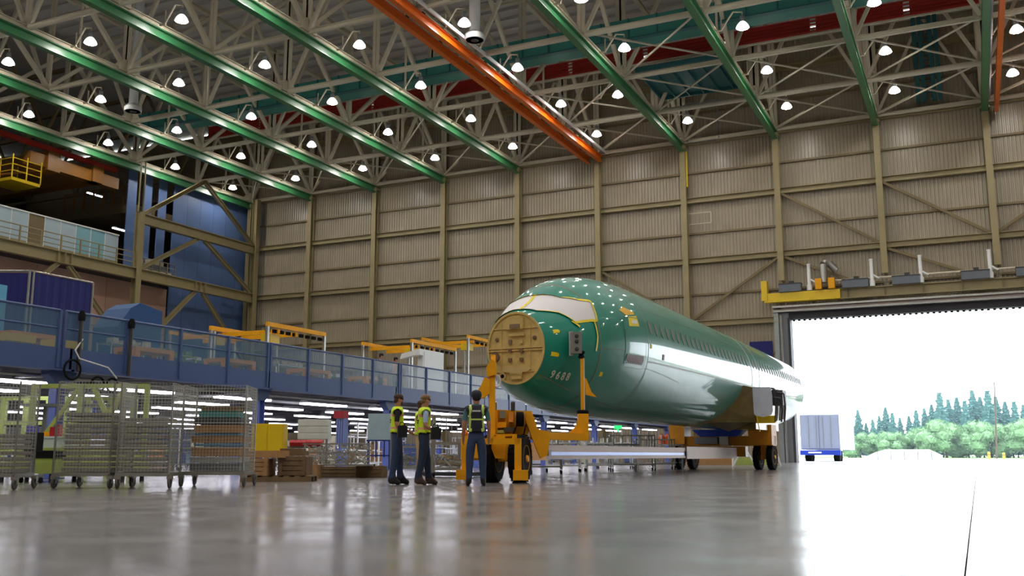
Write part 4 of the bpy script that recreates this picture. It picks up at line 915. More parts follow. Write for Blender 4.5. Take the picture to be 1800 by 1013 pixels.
gantry(-26, 49.2, 54.5, 7.3, 'yellow light gantry on the mezzanine just left of aircraft nose')
t = thing('white_panel_cabinet', (-23.5, 40.5, 3.0), 'tall white panel cabinet on the mezzanine left of aircraft nose', 'cabinet')
MB().box(-0.2, -0.7, 0.4, 0.1, 1.3, 2.5).build('body', WHITE, t, world=False)
MB().prism([(-0.2, 2.2), (0.1, 2.2), (0.1, 2.5), (-0.9, 2.3), (-1.0, 2.05)], -1.0, -0.7).build('hood', WHITE, t, world=False)
for yy in (-0.6, 1.2): MB().box(-0.15, yy - 0.04, 0, 0.05, yy + 0.04, 0.4).build('leg', STEEL, t, world=False)
MB().box(0.1, -0.6, 0.5, 0.13, 1.2, 2.4).build('door', WHITE, t, world=False)
# curtain booth, light blue boxes, tarp
t = thing('curtain_booth', (-27, 21.5, 3.0), 'dark blue curtain booth on the mezzanine at left', 'booth')
for (x0, y0, x1, y1, ht) in ((-27, 21.2, -27, 23.6, 3.35), (-28.3, 20.4, -27, 21.2, 3.3), (-29.5, 23.6, -27, 23.6, 3.3)):
    b = MB(); n = 24
    for q in range(n):
        f0, f1 = q / n, (q + 1) / n; off = 0.01 * math.sin(q * 1.9); off2 = 0.01 * math.sin((q + 1) * 1.9)
        p = Vector((x0 + (x1 - x0) * f0, y0 + (y1 - y0) * f0, 0)); r_ = Vector((x0 + (x1 - x0) * f1, y0 + (y1 - y0) * f1, 0)); nn = Vector((-(y1 - y0), x1 - x0, 0)).normalized()
        b.add([p + nn * off + Vector((0, 0, 3.3)), r_ + nn * off2 + Vector((0, 0, 3.3)), r_ + nn * off2 + Vector((0, 0, 3.0 + ht)), p + nn * off + Vector((0, 0, 3.0 + ht))], [(0, 1, 2, 3)])
    b.build('curtain', NAVY, t)
for (xx, yy) in ((-27, 21.15), (-27, 21.3), (-27, 23.65), (-28.3, 20.4)): MB().tube((xx, yy, 3.0), (xx, yy, 6.4), 0.04).build('post', STEEL, t, True)
MB().path([(-28.3, 20.4, 6.35), (-27, 21.2, 6.38), (-27, 23.65, 6.38)], 0.035).build('top_rail', STEEL, t)
t = thing('light_blue_screen', (-26, 19.0, 3.0), 'light blue box screen at the far left of the mezzanine', 'screen')
MB().box(-0.9, -1.6, 0, -0.2, -0.25, 2.6).build('screen_panel', LBLUE, t, world=False); MB().box(-0.9, -0.2, 0, -0.2, 0.8, 2.62).build('screen_panel', LBLUE, t, world=False)
t = thing('tarp_cover', (-45, 43.2, 3.0), 'blue tarpaulin cover with a slanting top on the mezzanine', 'cover')
MB().prism([(-1.8, 0), (1.6, 0), (1.6, 6.3), (-0.2, 6.6), (-0.9, 6.2), (-1.8, 5.0)], -2, 0, 'yz').build('tarp', M('tarp_blue', (8, 66, 122), 0.5), t, world=False)
for yy in (-1.8, 1.6): MB().box(-2.05, yy - 0.05, 0, 0.05, yy + 0.05, 0.15).build('skid', GREY, t, world=False)

# ================================================================== FUSELAGE
ST = [(0, 3.92, 2.21, .75), (.25, 4.03, 2.09, .93), (.6, 4.19, 1.95, 1.12), (1.0, 4.42, 1.83, 1.28), (1.5, 4.74, 1.73, 1.43), (2.1, 5.02, 1.65, 1.57), (3.0, 5.25, 1.59, 1.70), (4.2, 5.38, 1.56, 1.77), (6, 5.42, 1.56, 1.79), (12, 5.38, 1.56, 1.79), (21, 5.28, 1.56, 1.76), (25, 5.22, 1.74, 1.68), (28, 5.16, 2.05, 1.52)]
FO = (-9.72, 20.87); AX = math.radians(1.6)
def FW(s, x, z): return (FO[0] + x * math.cos(AX) + s * math.sin(AX), FO[1] - x * math.sin(AX) + s * math.cos(AX), z)
def prof(s):
    s = max(0, min(s, ST[-1][0])); i = 0
    while i < len(ST) - 2 and ST[i + 1][0] <= s: i += 1
    a, b = ST[i], ST[i + 1]; h = b[0] - a[0]; t = (s - a[0]) / h; out = []
    def m(j, k):
        lo = max(j - 1, 0); hi = min(j + 1, len(ST) - 1); return (ST[hi][k] - ST[lo][k]) / (ST[hi][0] - ST[lo][0])
    for k in (1, 2, 3):
        p0, p1 = a[k], b[k]; m0, m1 = m(i, k) * h, m(i + 1, k) * h
        if p0 == p1: m0 = m1 = 0
        out.append((2 * t**3 - 3 * t * t + 1) * p0 + (t**3 - 2 * t * t + t) * m0 + (-2 * t**3 + 3 * t * t) * p1 + (t**3 - t * t) * m1)
    return out
def surf(s, t, off=0.0):
    top, bot, hw = prof(s); zc = (top + bot) / 2; hh = (top - bot) / 2
    return Vector(FW(s, (hw + off) * math.sin(t), zc + (hh + off) * math.cos(t)))
SKIN = bpy.data.materials.new('green_protective_skin'); SKIN.use_nodes = True
def skin_mat():
    nt = SKIN.node_tree; n = nt.nodes; L = nt.links; b = n['Principled BSDF']
    tc = n.new('ShaderNodeTexCoord'); a = n.new('ShaderNodeTexNoise'); a.inputs['Scale'].default_value = 0.8; a.inputs['Detail'].default_value = 4
    L.new(tc.outputs['Object'], a.inputs['Vector'])
    mx = n.new('ShaderNodeMixRGB'); mx.inputs[1].default_value = (lin(0), lin(122), lin(106), 1); mx.inputs[2].default_value = (lin(0), lin(146), lin(126), 1)
    L.new(a.outputs['Fac'], mx.inputs[0]); L.new(mx.outputs[0], b.inputs['Base Color'])
    b.inputs['Roughness'].default_value = 0.34; b.inputs['Specular IOR Level'].default_value = 0.3
    b.inputs['Coat Weight'].default_value = 0.7; b.inputs['Coat Roughness'].default_value = 0.05
    s = n.new('ShaderNodeTexNoise'); s.inputs['Scale'].default_value = 2.4; s.inputs['Detail'].default_value = 1
    L.new(tc.outputs['Object'], s.inputs['Vector'])
    bp = n.new('ShaderNodeBump'); bp.inputs['Strength'].default_value = 0.15; bp.inputs['Distance'].default_value = 0.03
    L.new(s.outputs['Fac'], bp.inputs['Height']); L.new(bp.outputs[0], b.inputs['Normal'])
skin_mat()
fus = thing('aircraft_fuselage', FW(0, 0, 1.56), 'long glossy green unfinished aircraft fuselage with masked cockpit windows', 'aircraft')
ss = [round(0.15 * k, 3) for k in range(44)] + [6.6 + 0.8 * k for k in range(19)] + [21.5 + 0.5 * k for k in range(14)]
NT = 96
def shell(sa, sb):
    q = [s for s in ss if sa < s < sb]; q = [sa] + q + [sb]; b = MB()
    for s in q:
        for j in range(NT): b.v.append(tuple(surf(s, 2 * math.pi * j / NT)))
    for i in range(len(q) - 1):
        for j in range(NT):
            b.f.append((i * NT + j, i * NT + (j + 1) % NT, (i + 1) * NT + (j + 1) % NT, (i + 1) * NT + j)); b.m.append(0)
    return b
def ring(s, w_, off, mat, name='frame_seam', t0=0, t1=2 * math.pi):
    b = MB(); n = NT
    for i in range(n):
        a0 = t0 + (t1 - t0) * i / n; a1 = t0 + (t1 - t0) * (i + 1) / n
        b.add([surf(s - w_ / 2, a0, off), surf(s + w_ / 2, a0, off), surf(s + w_ / 2, a1, off), surf(s - w_ / 2, a1, off)], [(0, 1, 2, 3)])
    return b.build(name, mat, fus, True)
SEC = [0, 1.68, 4.42, 16.3, 17.5, 22.5, 28]
for a, b_ in zip(SEC, SEC[1:]):
    shell(a, b_).build('skin_section', SKIN, fus, True)
SEAM = M('seam_primer', (108, 132, 118), 0.4, 0, 0.2, 5); SEAMB = M('brown_seam', (132, 108, 88), 0.5)
ring(1.68, 0.035, 0.006, SEAMB); ring(4.42, 0.03, 0.006, SEAM); ring(16.3, 0.12, 0.008, M('pale_strap', (176, 200, 206), 0.35)); ring(17.5, 0.08, 0.008, M('pale_strap')); ring(22.5, 0.04, 0.006, SEAM)
ring(27.97, 0.10, 0.012, SEAM, 'end_ring')
b = MB(); b.v = [tuple(surf(28, 2 * math.pi * j / NT, -0.02)) for j in range(NT)]; b.f = [tuple(range(NT))]; b.m = [0]; b.build('end_closure', DGREY, fus)
def ribbon(pts, w_, off, mat, name):
    """flat strip laid over the skin through (s, t) points"""
    b = MB(); P = []
    for (s0, t0), (s1, t1) in zip(pts, pts[1:]):
        n = max(2, int(math.hypot(s1 - s0, (t1 - t0) * 1.6) / 0.12))
        for i in range(n): P.append((s0 + (s1 - s0) * i / n, t0 + (t1 - t0) * i / n))
    P.append(pts[-1]); row = []
    for i, (s, t) in enumerate(P):
        s0, t0 = P[max(i - 1, 0)]; s1, t1 = P[min(i + 1, len(P) - 1)]
        d = (surf(s1, t1) - surf(s0, t0)).normalized(); c = surf(s, t, off); nrm = (surf(s, t, 0.5) - surf(s, t)).normalized(); sd = d.cross(nrm).normalized() * (w_ / 2)
        row.append((c - sd, c + sd))
    for (a, c), (d, e) in zip(row, row[1:]): b.add([a, c, e, d], [(0, 1, 2, 3)])
    return b.build(name, mat, fus, True)
def patch(poly, off, mat, name, parent=None, n=3):
    """thin raised plate on the skin bounded by (s, t) points"""
    b = MB(); cs_ = sum(p[0] for p in poly) / len(poly); ct = sum(p[1] for p in poly) / len(poly); k = len(poly)
    rings = []
    for q in range(n, 0, -1):
        rings.append([surf(cs_ + (s - cs_) * q / n, ct + (t - ct) * q / n, off) for s, t in poly])
    vs = [surf(s, t, 0.0) for s, t in poly]
    for r_ in rings: vs += r_
    vs.append(surf(cs_, ct, off)); fs = []
    for q in range(n): fs += [(q * k + i, q * k + (i + 1) % k, (q + 1) * k + (i + 1) % k, (q + 1) * k + i) for i in range(k)]
    fs += [(n * k + i, n * k + (i + 1) % k, (n + 1) * k) for i in range(k)]
    b.add(vs, fs); return b.build(name, mat, parent or fus)
FILM = M('white_masking_film', (226, 222, 226), 0.5, 0, 0.02); TAPE = M('yellow_tape', (238, 214, 30), 0.5, 0, 0.04)
topl = [(1.10, 0.0), (1.2, 0.47), (1.5, 0.72), (1.66, 0.79), (1.84, 0.85)]
botl = [(0.20, 0.0), (0.30, 0.41), (0.70, 0.72), (0.97, 1.08), (1.68, 1.20)]
for sg in (1, -1):
    for (i0, i1) in ((0, 1), (1, 2), (2, 4)):
        b = MB(); nu, nv = 10, 5; vs = []
        for u in range(nu + 1):
            f = i0 + (i1 - i0) * u / nu; i = min(int(f), len(topl) - 2); g = f - i
            T = (topl[i][0] + (topl[i + 1][0] - topl[i][0]) * g, topl[i][1] + (topl[i + 1][1] - topl[i][1]) * g)
            B_ = (botl[i][0] + (botl[i + 1][0] - botl[i][0]) * g, botl[i][1] + (botl[i + 1][1] - botl[i][1]) * g)
            for v in range(nv + 1): vs.append(surf(T[0] + (B_[0] - T[0]) * v / nv, sg * (T[1] + (B_[1] - T[1]) * v / nv), 0.012))
        b.add(vs, [(u * (nv + 1) + v, (u + 1) * (nv + 1) + v, (u + 1) * (nv + 1) + v + 1, u * (nv + 1) + v + 1) for u in range(nu) for v in range(nv)])
        b.build('cockpit_window', FILM, fus, True)
    ribbon([(s, sg * t) for s, t in topl], 0.085, 0.018, TAPE, 'masking_tape'); ribbon([(s, sg * t) for s, t in botl], 0.07, 0.018, TAPE, 'masking_tape')
    ribbon([(1.84, sg * 0.85), (1.68, sg * 1.20)], 0.09, 0.02, TAPE, 'masking_tape')
ribbon([(1.12, -0.02), (0.2, 0.0)], 0.09, 0.02, TAPE, 'masking_tape')
ribbon([(1.57, 1.199), (1.56, 1.455), (1.48, 1.68)], 0.08, 0.018, TAPE, 'masking_tape')
ribbon([(0.86, 1.02), (1.02, 1.18)], 0.09, 0.02, TAPE, 'masking_tape')
def dot(s, t, r_, mat, name='tape_patch', n=8, k=1.0, jit=0.25):
    R_ = 1.6; patch([(s + r_ * k * (1 + jit * math.sin(i * 2.7)) * math.cos(2 * math.pi * i / n), t + r_ * (1 + jit * math.sin(i * 2.7)) / R_ * math.sin(2 * math.pi * i / n)) for i in range(n)], 0.012, mat, name)
dot(0.31, 1.172, 0.09, TAPE); dot(0.22, 1.742, 0.10, TAPE); dot(1.95, 2.061, 0.07, TAPE); dot(4.6, 1.576, 0.06, TAPE)
patch([(2.93, 1.094), (3.25, 1.03), (3.82, 1.10), (3.80, 1.14), (3.22, 1.17)], 0.012, M('ochre_tape', (236, 184, 40), 0.5), 'tape_patch'); patch([(3.3, 1.19), (3.9, 1.16), (3.87, 1.32), (3.2, 1.335)], 0.014, TAPE, 'tape_patch')
patch([(3.45, 1.245), (3.78, 1.235), (3.76, 1.285), (3.4, 1.29)], 0.018, FILM, 'paper_note')
# forward door: outline, sill opening
dpoly = [(2.98, 1.20), (4.18, 1.20), (4.25, 1.3), (4.22, 1.85), (4.1, 1.92), (3.0, 1.92), (2.9, 1.84), (2.88, 1.3)]
b = MB(); vs = [surf(2.9 + 1.34 * i / 10, 1.2 + 0.72 * j / 10, 0.006) for i in range(11) for j in range(11)]
b.add(vs, [(i * 11 + j, (i + 1) * 11 + j, (i + 1) * 11 + j + 1, i * 11 + j + 1) for i in range(10) for j in range(10)]); b.build('entry_door', SKIN, fus, True); ribbon(dpoly + [dpoly[0]], 0.018, 0.014, M('door_edge', (40, 96, 84), 0.4), 'door_outline')
patch([(3.0, 1.74), (4.05, 1.74), (4.1, 1.80), (4.0, 1.85), (3.1, 1.85), (2.98, 1.80)], 0.02, M('sill_brown', (110, 78, 70), 0.5), 'door_sill')
ribbon([(3.0, 1.735), (4.1, 1.735), (4.15, 1.8), (4.02, 1.86), (3.05, 1.86), (2.95, 1.8), (3.0, 1.735)], 0.025, 0.024, SEAM, 'sill_frame')
# lower lap seams and stiffener lines
ribbon([(0.1, 2.36), (0.9, 2.42), (1.9, 2.5), (3.8, 2.62), (16, 2.66)], 0.03, 0.006, SEAM, 'lap_seam')
ribbon([(4.5, 1.80), (10, 1.78), (16, 1.76), (27.5, 1.74)], 0.045, 0.008, SEAM, 'lap_seam'); ribbon([(4.5, 1.0), (16, 0.98), (27, 0.98)], 0.02, 0.006, SEAM, 'lap_seam'); ribbon([(1.7, 1.66), (2.85, 1.68)], 0.02, 0.006, SEAM, 'lap_seam')
ribbon([(4.3, 1.9), (5.2, 1.92), (7.5, 2.0)], 0.02, 0.006, SEAM, 'lap_seam')
patch([(5.58, 1.65), (5.72, 1.65), (5.72, 1.73), (5.58, 1.73)], 0.014, M('sill_brown'), 'access_port'); ribbon([(4.45, 1.86), (4.2, 2.35), (4.1, 2.6)], 0.03, 0.006, SEAM, 'sealant_line')
# cabin windows
WCOV = M('window_cover', (104, 112, 104), 0.5, 0, 0.1, 6)
for sg in (1, -1):
    for k in range(46):
        s = 4.72 + k * 0.5
        if abs(s - 16.3) < 0.35 or s > 27.4: continue
        top, bot, hw = prof(s); tt = math.acos(max(-1, min(1, (4.0 - (top + bot) / 2) / ((top - bot) / 2))))
        if sg < 0 and k > 3: continue
        patch([(s + 0.115 * math.cos(2 * math.pi * i / 10), sg * (tt + 0.105 * math.sin(2 * math.pi * i / 10))) for i in range(10)], 0.012, WCOV, 'cabin_window', n=1)
# number on the nose: four characters following the skin
for k, ch in enumerate('9688'):
    s0 = 0.30 + k * 0.145; tb = 2.325 - k * 0.022; tt = tb - 0.125
    P0 = surf(s0, tb, 0.02); PX = surf(s0 + 0.12, tb - 0.018, 0.02); PY = surf(s0 - 0.03, tt, 0.02)
    cu = bpy.data.curves.new('digit', 'FONT'); cu.body = ch; cu.size = 0.29; cu.extrude = 0.003; cu.offset = 0.006; cu.materials.append(M('number_white', (206, 222, 214), 0.5))
    oc = bpy.data.objects.new('digit_curve', cu); COL.objects.link(oc); bpy.context.view_layer.update()
    dm = bpy.data.meshes.new_from_object(oc.evaluated_get(bpy.context.evaluated_depsgraph_get())); bpy.data.objects.remove(oc)
    o = bpy.data.objects.new('serial_digit', dm); COL.objects.link(o)
    ex = (PX - P0).normalized(); ez = ex.cross((PY - P0)).normalized(); ey = ez.cross(ex)
    m4 = Matrix((ex, ey, ez)).transposed().to_4x4(); m4.translation = P0 - Vector(fus.location); o.parent = fus; o.matrix_local = m4; o.scale = (0.72, 1, 1)
# forward pressure bulkhead
bk = thing('pressure_bulkhead', (0, 0, 0)); bk.parent = fus; bk.location = Vector(FW(0, 0, 3.065)) - Vector(fus.location); bk.rotation_euler = (0, 0, -AX)
n = 48; b = MB(); b.v = [(0.745 * math.sin(2 * math.pi * i / n), -0.02, 0.85 * math.cos(2 * math.pi * i / n)) for i in range(n)] + [(0.745 * math.sin(2 * math.pi * i / n), 0.03, 0.85 * math.cos(2 * math.pi * i / n)) for i in range(n)]
b.f = [tuple(range(n))] + [(i, (i + 1) % n, n + (i + 1) % n, n + i) for i in range(n)]; b.m = [0] * len(b.f); b.build('web_plate', BRZ, bk, world=False)
b = MB()
for i in range(n): b.bar((0.735 * math.sin(2 * math.pi * i / n), -0.04, 0.84 * math.cos(2 * math.pi * i / n)), (0.735 * math.sin(2 * math.pi * (i + 1) / n), -0.04, 0.84 * math.cos(2 * math.pi * (i + 1) / n)), 0.035, 0.05)
b.build('rim_flange', BRZ, bk, world=False)
for z, hw_ in ((0.47, 0.6), (0.0, 0.72), (-0.06, 0.72), (-0.56, 0.52)): MB().box(-hw_, -0.055, z - 0.014, hw_, -0.02, z + 0.014).build('stiffener', BRZ, bk, world=False)
for x in (-0.38, 0.38): MB().box(x - 0.01, -0.04, -0.5, x + 0.01, -0.02, 0.6).build('stiffener', BRZ, bk, world=False)
for (x0, x1, z0, z1, d_, m) in ((-0.2, 0.22, 0.44, 0.72, 0.1, BRZ), (-0.12, 0.14, 0.46, 0.56, 0.13, SEAMB), (-0.16, 0.24, 0.28, 0.33, 0.08, BRZ), (-0.18, -0.1, 0.1, 0.2, 0.07, SEAMB), (0.12, 0.2, 0.1, 0.18, 0.07, BRZ), (-0.18, -0.1, -0.1, -0.2 + 0.18, 0.08, DWOOD), (0.12, 0.2, -0.12, -0.02, 0.08, DWOOD), (-0.18, -0.1, -0.32, -0.24, 0.08, DWOOD), (0.12, 0.2, -0.32, -0.24, 0.08, DWOOD), (-0.12, 0.18, -0.48, -0.44, 0.07, BRZ), (-0.1, 0.18, -0.74, -0.6, 0.09, BRZ)):
    MB().box(x0, -d_, min(z0, z1), x1, -0.02, max(z0, z1)).build('fitting', m, bk, world=False)
for x in (-0.5, 0.5): MB().lathe([(0.02, 0), (0.05, 0.01), (0.05, 0.03), (0.02, 0.04)], 10, (x, -0.06, 0.22), 'y').build('boss', DWOOD, bk, True, False)
b = MB(); b.prism([(-0.28, -0.56), (-0.33, -0.52), (-0.3, -0.46), (0.36, -0.46), (0.4, -0.52), (0.34, -0.57), (0.2, -0.58), (0.16, -0.66), (-0.1, -0.66), (-0.14, -0.58)], -0.09, -0.03); b.build('tow_plate', M('light_bronze', (196, 176, 120), 0.4), bk, world=False)
MB().lathe([(0.05, 0), (0.09, 0.0), (0.1, 0.03)], 14, (-0.34, -0.06, -0.66), 'y').build('port_ring', M('light_bronze'), bk, True, False); MB().lathe([(0.02, 0), (0.05, 0.001)], 12, (-0.34, -0.065, -0.66), 'y').build('port_hole', BLACK, bk, False, False)
MB().lathe([(0.07, 0), (0.115, 0.0), (0.12, 0.04)], 16, (-0.55, -0.07, -0.2), 'y').build('attach_ring', DWOOD, bk, True, False)
# wing root stub on the camera's side -----------------------------------
wr = thing('wing_root', (0, 0, 0)); wr.parent = fus; wr.location = Vector(FW(15.6, 1.7, 2.0)) - Vector(fus.location)
BRONZ = M('bronze_film', (122, 108, 66), 0.25, 0.6, 0.3, 3)
A = surf(13.6, 2.75, 0.01); B1 = surf(14.9, 1.78, 0.01); C = Vector(FW(15.5, 2.02, 3.0)); D = Vector(FW(15.5, 2.05, 1.75)); E_ = Vector(FW(15.5, 1.0, 1.42)); G = surf(14.2, 2.3, 0.05)
cb = MB(); cb.add([A, B1, C, D, E_, G], [(0, 5, 1), (5, 2, 1), (5, 3, 2), (0, 3, 5), (0, 4, 3)]); cb.build('leading_edge_cover', BRONZ, wr)
def lbox(s0, s1, x0, x1, z0, z1, name, mat):
    b = MB(); vs = [FW(s, x, z) for z in (z0, z1) for (s, x) in ((s0, x0), (s0, x1), (s1, x1), (s1, x0))]
    b.add(vs, [(0, 3, 2, 1), (4, 5, 6, 7), (0, 1, 5, 4), (1, 2, 6, 5), (2, 3, 7, 6), (3, 0, 4, 7)]); return b.build(name, mat, wr)
lbox(15.6, 19.5, 1.2, 2.0, 1.5, 2.9, 'centre_box', BRONZ)
lbox(15.45, 15.6, 1.82, 1.98, 1.95, 2.98, 'yellow_edge', YELB)
b = MB(); n = 10; pl = [(1.95, 3.02), (2.62, 3.0), (2.66, 2.7), (2.66, 2.15), (2.6, 2.0), (2.3, 1.93), (2.05, 1.98), (1.95, 2.1)]
b.add([FW(15.4, x, z) for x, z in pl] + [FW(15.5, x, z) for x, z in pl], [tuple(range(8)), tuple(range(15, 7, -1))] + [(i, (i + 1) % 8, 8 + (i + 1) % 8, 8 + i) for i in range(8)]); b.build('white_cover_plate', M('cover_white', (206, 210, 226), 0.4), wr)
for k in range(7):
    x = 2.72 + (k % 4) * 0.11; s = 15.6 + (k % 3) * 0.25; z1 = 2.95 - 0.06 * k; z0 = 1.75 + 0.05 * (k % 3)
    b = MB(); b.path([FW(s, x - 0.25, z1 + 0.05), FW(s, x, z1), FW(s, x + 0.03, (z0 + z1) / 2), FW(s, x - 0.02, z0)], 0.03 + 0.012 * (k % 3), 8); b.build('hydraulic_line', (DSTEEL, STEEL, WHITE)[k % 3], wr, True)
lbox(15.65, 16.3, 2.6, 3.0, 2.35, 2.9, 'actuator', DSTEEL); lbox(15.6, 16.0, 2.0, 2.7, 1.72, 1.98, 'yellow_sling_bracket', YELB)
b = MB(); b.path([FW(15.35, 2.1, 1.95), FW(15.3, 2.2, 1.4)], 0.02); b.build('strap_tail', YELB, wr)

# ================================================================== DOLLIES
def tyre_wheel(parent, c, r_, w_, rz, name='wheel', hubmat=YEL):
    """axle along local x of the given heading; returns the wheel object with tyre, rim, lugs"""
    wv = bpy.data.objects.new(name, None); COL.objects.link(wv); wv.parent = parent; wv.location = c; wv.rotation_euler = (0, 0, rz)
    MB().lathe([(r_ * .58, -w_ / 2 + 0.02), (r_ * .72, -w_ / 2), (r_ * .93, -w_ / 2 + 0.01), (r_, -w_ / 2 + 0.05), (r_, w_ / 2 - 0.05), (r_ * .93, w_ / 2 - 0.01), (r_ * .72, w_ / 2), (r_ * .58, w_ / 2 - 0.02)], 32, axis='x').build('tyre', BLACK, wv, True, False)
    MB().lathe([(r_ * .12, -w_ / 2 + 0.06), (r_ * .5, -w_ / 2 + 0.04), (r_ * .58, -w_ / 2 + 0.015), (r_ * .6, 0), (r_ * .58, w_ / 2 - 0.015), (r_ * .5, w_ / 2 - 0.04), (r_ * .12, w_ / 2 - 0.06)], 24, axis='x').build('rim', hubmat, wv, True, False)
    MB().lathe([(r_ * .16, w_ / 2 - 0.05), (r_ * .14, w_ / 2 + 0.02)], 12, axis='x').build('hub', hubmat, wv, True, False)
    b = MB()
    for k in range(24):
        a = 2 * math.pi * k / 24
        for sd in (-1, 1): b.bar((sd * w_ * 0.08, (r_ + 0.004) * math.cos(a), (r_ + 0.004) * math.sin(a)), (sd * w_ * 0.44, (r_ + 0.004) * math.cos(a + 0.09), (r_ + 0.004) * math.sin(a + 0.09)), 0.035, 0.02, up=(0, math.cos(a), math.sin(a)))
    o = b.build('tread_blocks', BLACK, wv, False, False); o['kind'] = 'stuff'
    return wv
fd_ = thing('nose_dolly', H(0, 20.8), 'yellow nose dolly with two big black tyres under the nose', 'dolly', rz=YAW)
def L(name, mb, mat, smooth=False): return mb.build(name, mat, fd_, smooth, world=False)
steer = -math.radians(15)
for sgn in (-1, 1):
    ax_, ay_ = math.cos(steer), math.sin(steer)
    tyre_wheel(fd_, (-0.12 + sgn * 0.30 * ax_, sgn * 0.30 * ay_, 0.49), 0.487, 0.32, steer)
L('axle', MB().bar((-0.12 - 0.35 * math.cos(steer), -0.35 * math.sin(steer), 0.49), (-0.12 + 0.35 * math.cos(steer), 0.35 * math.sin(steer), 0.49), 0.12), YEL)
L('steering_column', MB().lathe([(0.16, 0.45), (0.16, 0.95), (0.24, 0.95), (0.24, 1.0)], 16, (-0.12, 0, 0)), YEL, True)
L('body', MB().prism([(-0.52, 0.98), (0.32, 0.98), (0.46, 1.2), (0.36, 1.50), (-0.48, 1.54)], 0.35, 1.0), YEL)
L('side_plate', MB().prism([(-0.50, 1.0), (-0.30, 1.0), (-0.30, 1.52), (-0.50, 1.52)], 0.2, 0.36), YEL)
L('side_plate', MB().prism([(0.22, 1.5), (0.42, 1.5), (0.55, 1.12), (0.8, 1.06), (0.8, 0.86), (0.76, 0.56), (0.60, 0.5), (0.42, 0.95)], 0.25, 0.8), YEL)
for k, (x, z, w_, h_, m) in enumerate(((-0.2, 1.42, 0.12, 0.16, STEEL), (-0.22, 1.2, 0.2, 0.12, YEL), (-0.05, 1.1, 0.26, 0.1, DSTEEL), (-0.02, 1.36, 0.1, 0.2, ORB), (-0.24, 1.06, 0.16, 0.06, LIME))):
    L('hydraulic_unit', MB().box(x - w_ / 2, 0.12, z - h_ / 2, x + w_ / 2, 0.36, z + h_ / 2), m)
L('hose_reel', MB().lathe([(0.05, 0), (0.19, 0), (0.19, 0.025), (0.10, 0.03), (0.10, 0.19), (0.19, 0.195), (0.19, 0.22), (0.05, 0.22)], 24, (0.06, 0.12, 1.32), 'x'), OCHRE, True)
L('coiled_hose', MB().lathe([(0.1, 0.03)] + [(0.15 + 0.012 * (q % 2), 0.035 + 0.012 * q) for q in range(13)] + [(0.1, 0.19)], 24, (0.06, 0.12, 1.32), 'x'), BLACK, True)
L('hanging_hose', MB().path([(0.1, 0.1, 1.2), (0.02, 0.05, 0.98), (0.12, 0.02, 0.9), (0.25, 0.1, 1.0), (0.3, 0.2, 1.2)], 0.022), BLACK, True)
for k, x in enumerate((-0.36, 0.02)): L('hydraulic_unit', MB().lathe([(0.05, 0), (0.05, 0.18), (0.03, 0.2)], 10, (x, 0.25, 1.5)), (STEEL, DSTEEL)[k], True)
# jack frames
L('jack_crossbar', MB().box(-0.52, -0.9, 0.78, 0.16, -0.78, 0.90), YEL)
L('jack_leg', MB().box(0.05, -0.9, 0.27, 0.19, -0.78, 0.90), YEL); L('jack_leg', MB().box(-1.02, -0.85, 0.27, -0.9, -0.73, 0.95), YEL)
L('jack_foot', MB().box(0.02, -1.02, 0.07, 0.32, -0.72, 0.27), YEL); L('jack_foot', MB().box(-1.12, -0.95, 0.08, -0.84, -0.67, 0.27), YEL)
L('jack_knob', MB().ico((-0.96, -0.79, 1.0), 0.075, 2), M('orange_paint', (230, 120, 20), 0.4), True)
L('outrigger_beam', MB().box(-1.0, -0.79, 0.80, -0.5, -0.69, 0.90), YEL)
L('frame_arm', MB().box(-0.5, -0.9, 0.80, -0.38, 0.5, 1.0), YEL); L('frame_arm', MB().box(0.0, -0.88, 0.82, 0.1, 0.4, 0.98), YEL)
L('fork', MB().prism([(-0.34, 0.5), (-0.14, 0.5), (-0.14, 0.95), (-0.42, 0.95), (-0.42, 0.7)], -0.6, -0.5), YEL)
# left post with hook to the bulkhead
L('lift_post', MB().bar((-0.42, 0.0, 0.85), (-0.42, 0.0, 2.2), 0.13), YEL)
L('lift_post', MB().bar((-0.42, 0.0, 2.15), (-0.40, 0.15, 2.68), 0.10), YEL)
L('swivel_joint', MB().prism([(-0.52, 2.2), (-0.33, 2.25), (-0.34, 2.52), (-0.44, 2.58), (-0.55, 2.4)], -0.12, 0.16), YEL)
L('hook_arm', MB().prism([(-0.78, 1.83), (-0.62, 1.75), (-0.48, 1.85), (-0.46, 2.15), (-0.58, 2.2), (-0.66, 2.02)], -0.1, 0.12), YEL)
L('bulkhead_pin', MB().tube((-0.40, 0.1, 2.64), (-0.44, 2.3, 2.84), 0.06), YEL, True)
L('lashing_ring', MB().path([(-0.32 + 0.07 * math.cos(a * 0.7), 0.0, 2.12 + 0.13 * math.sin(a * 0.7)) for a in range(10)], 0.02), WHITE, True)
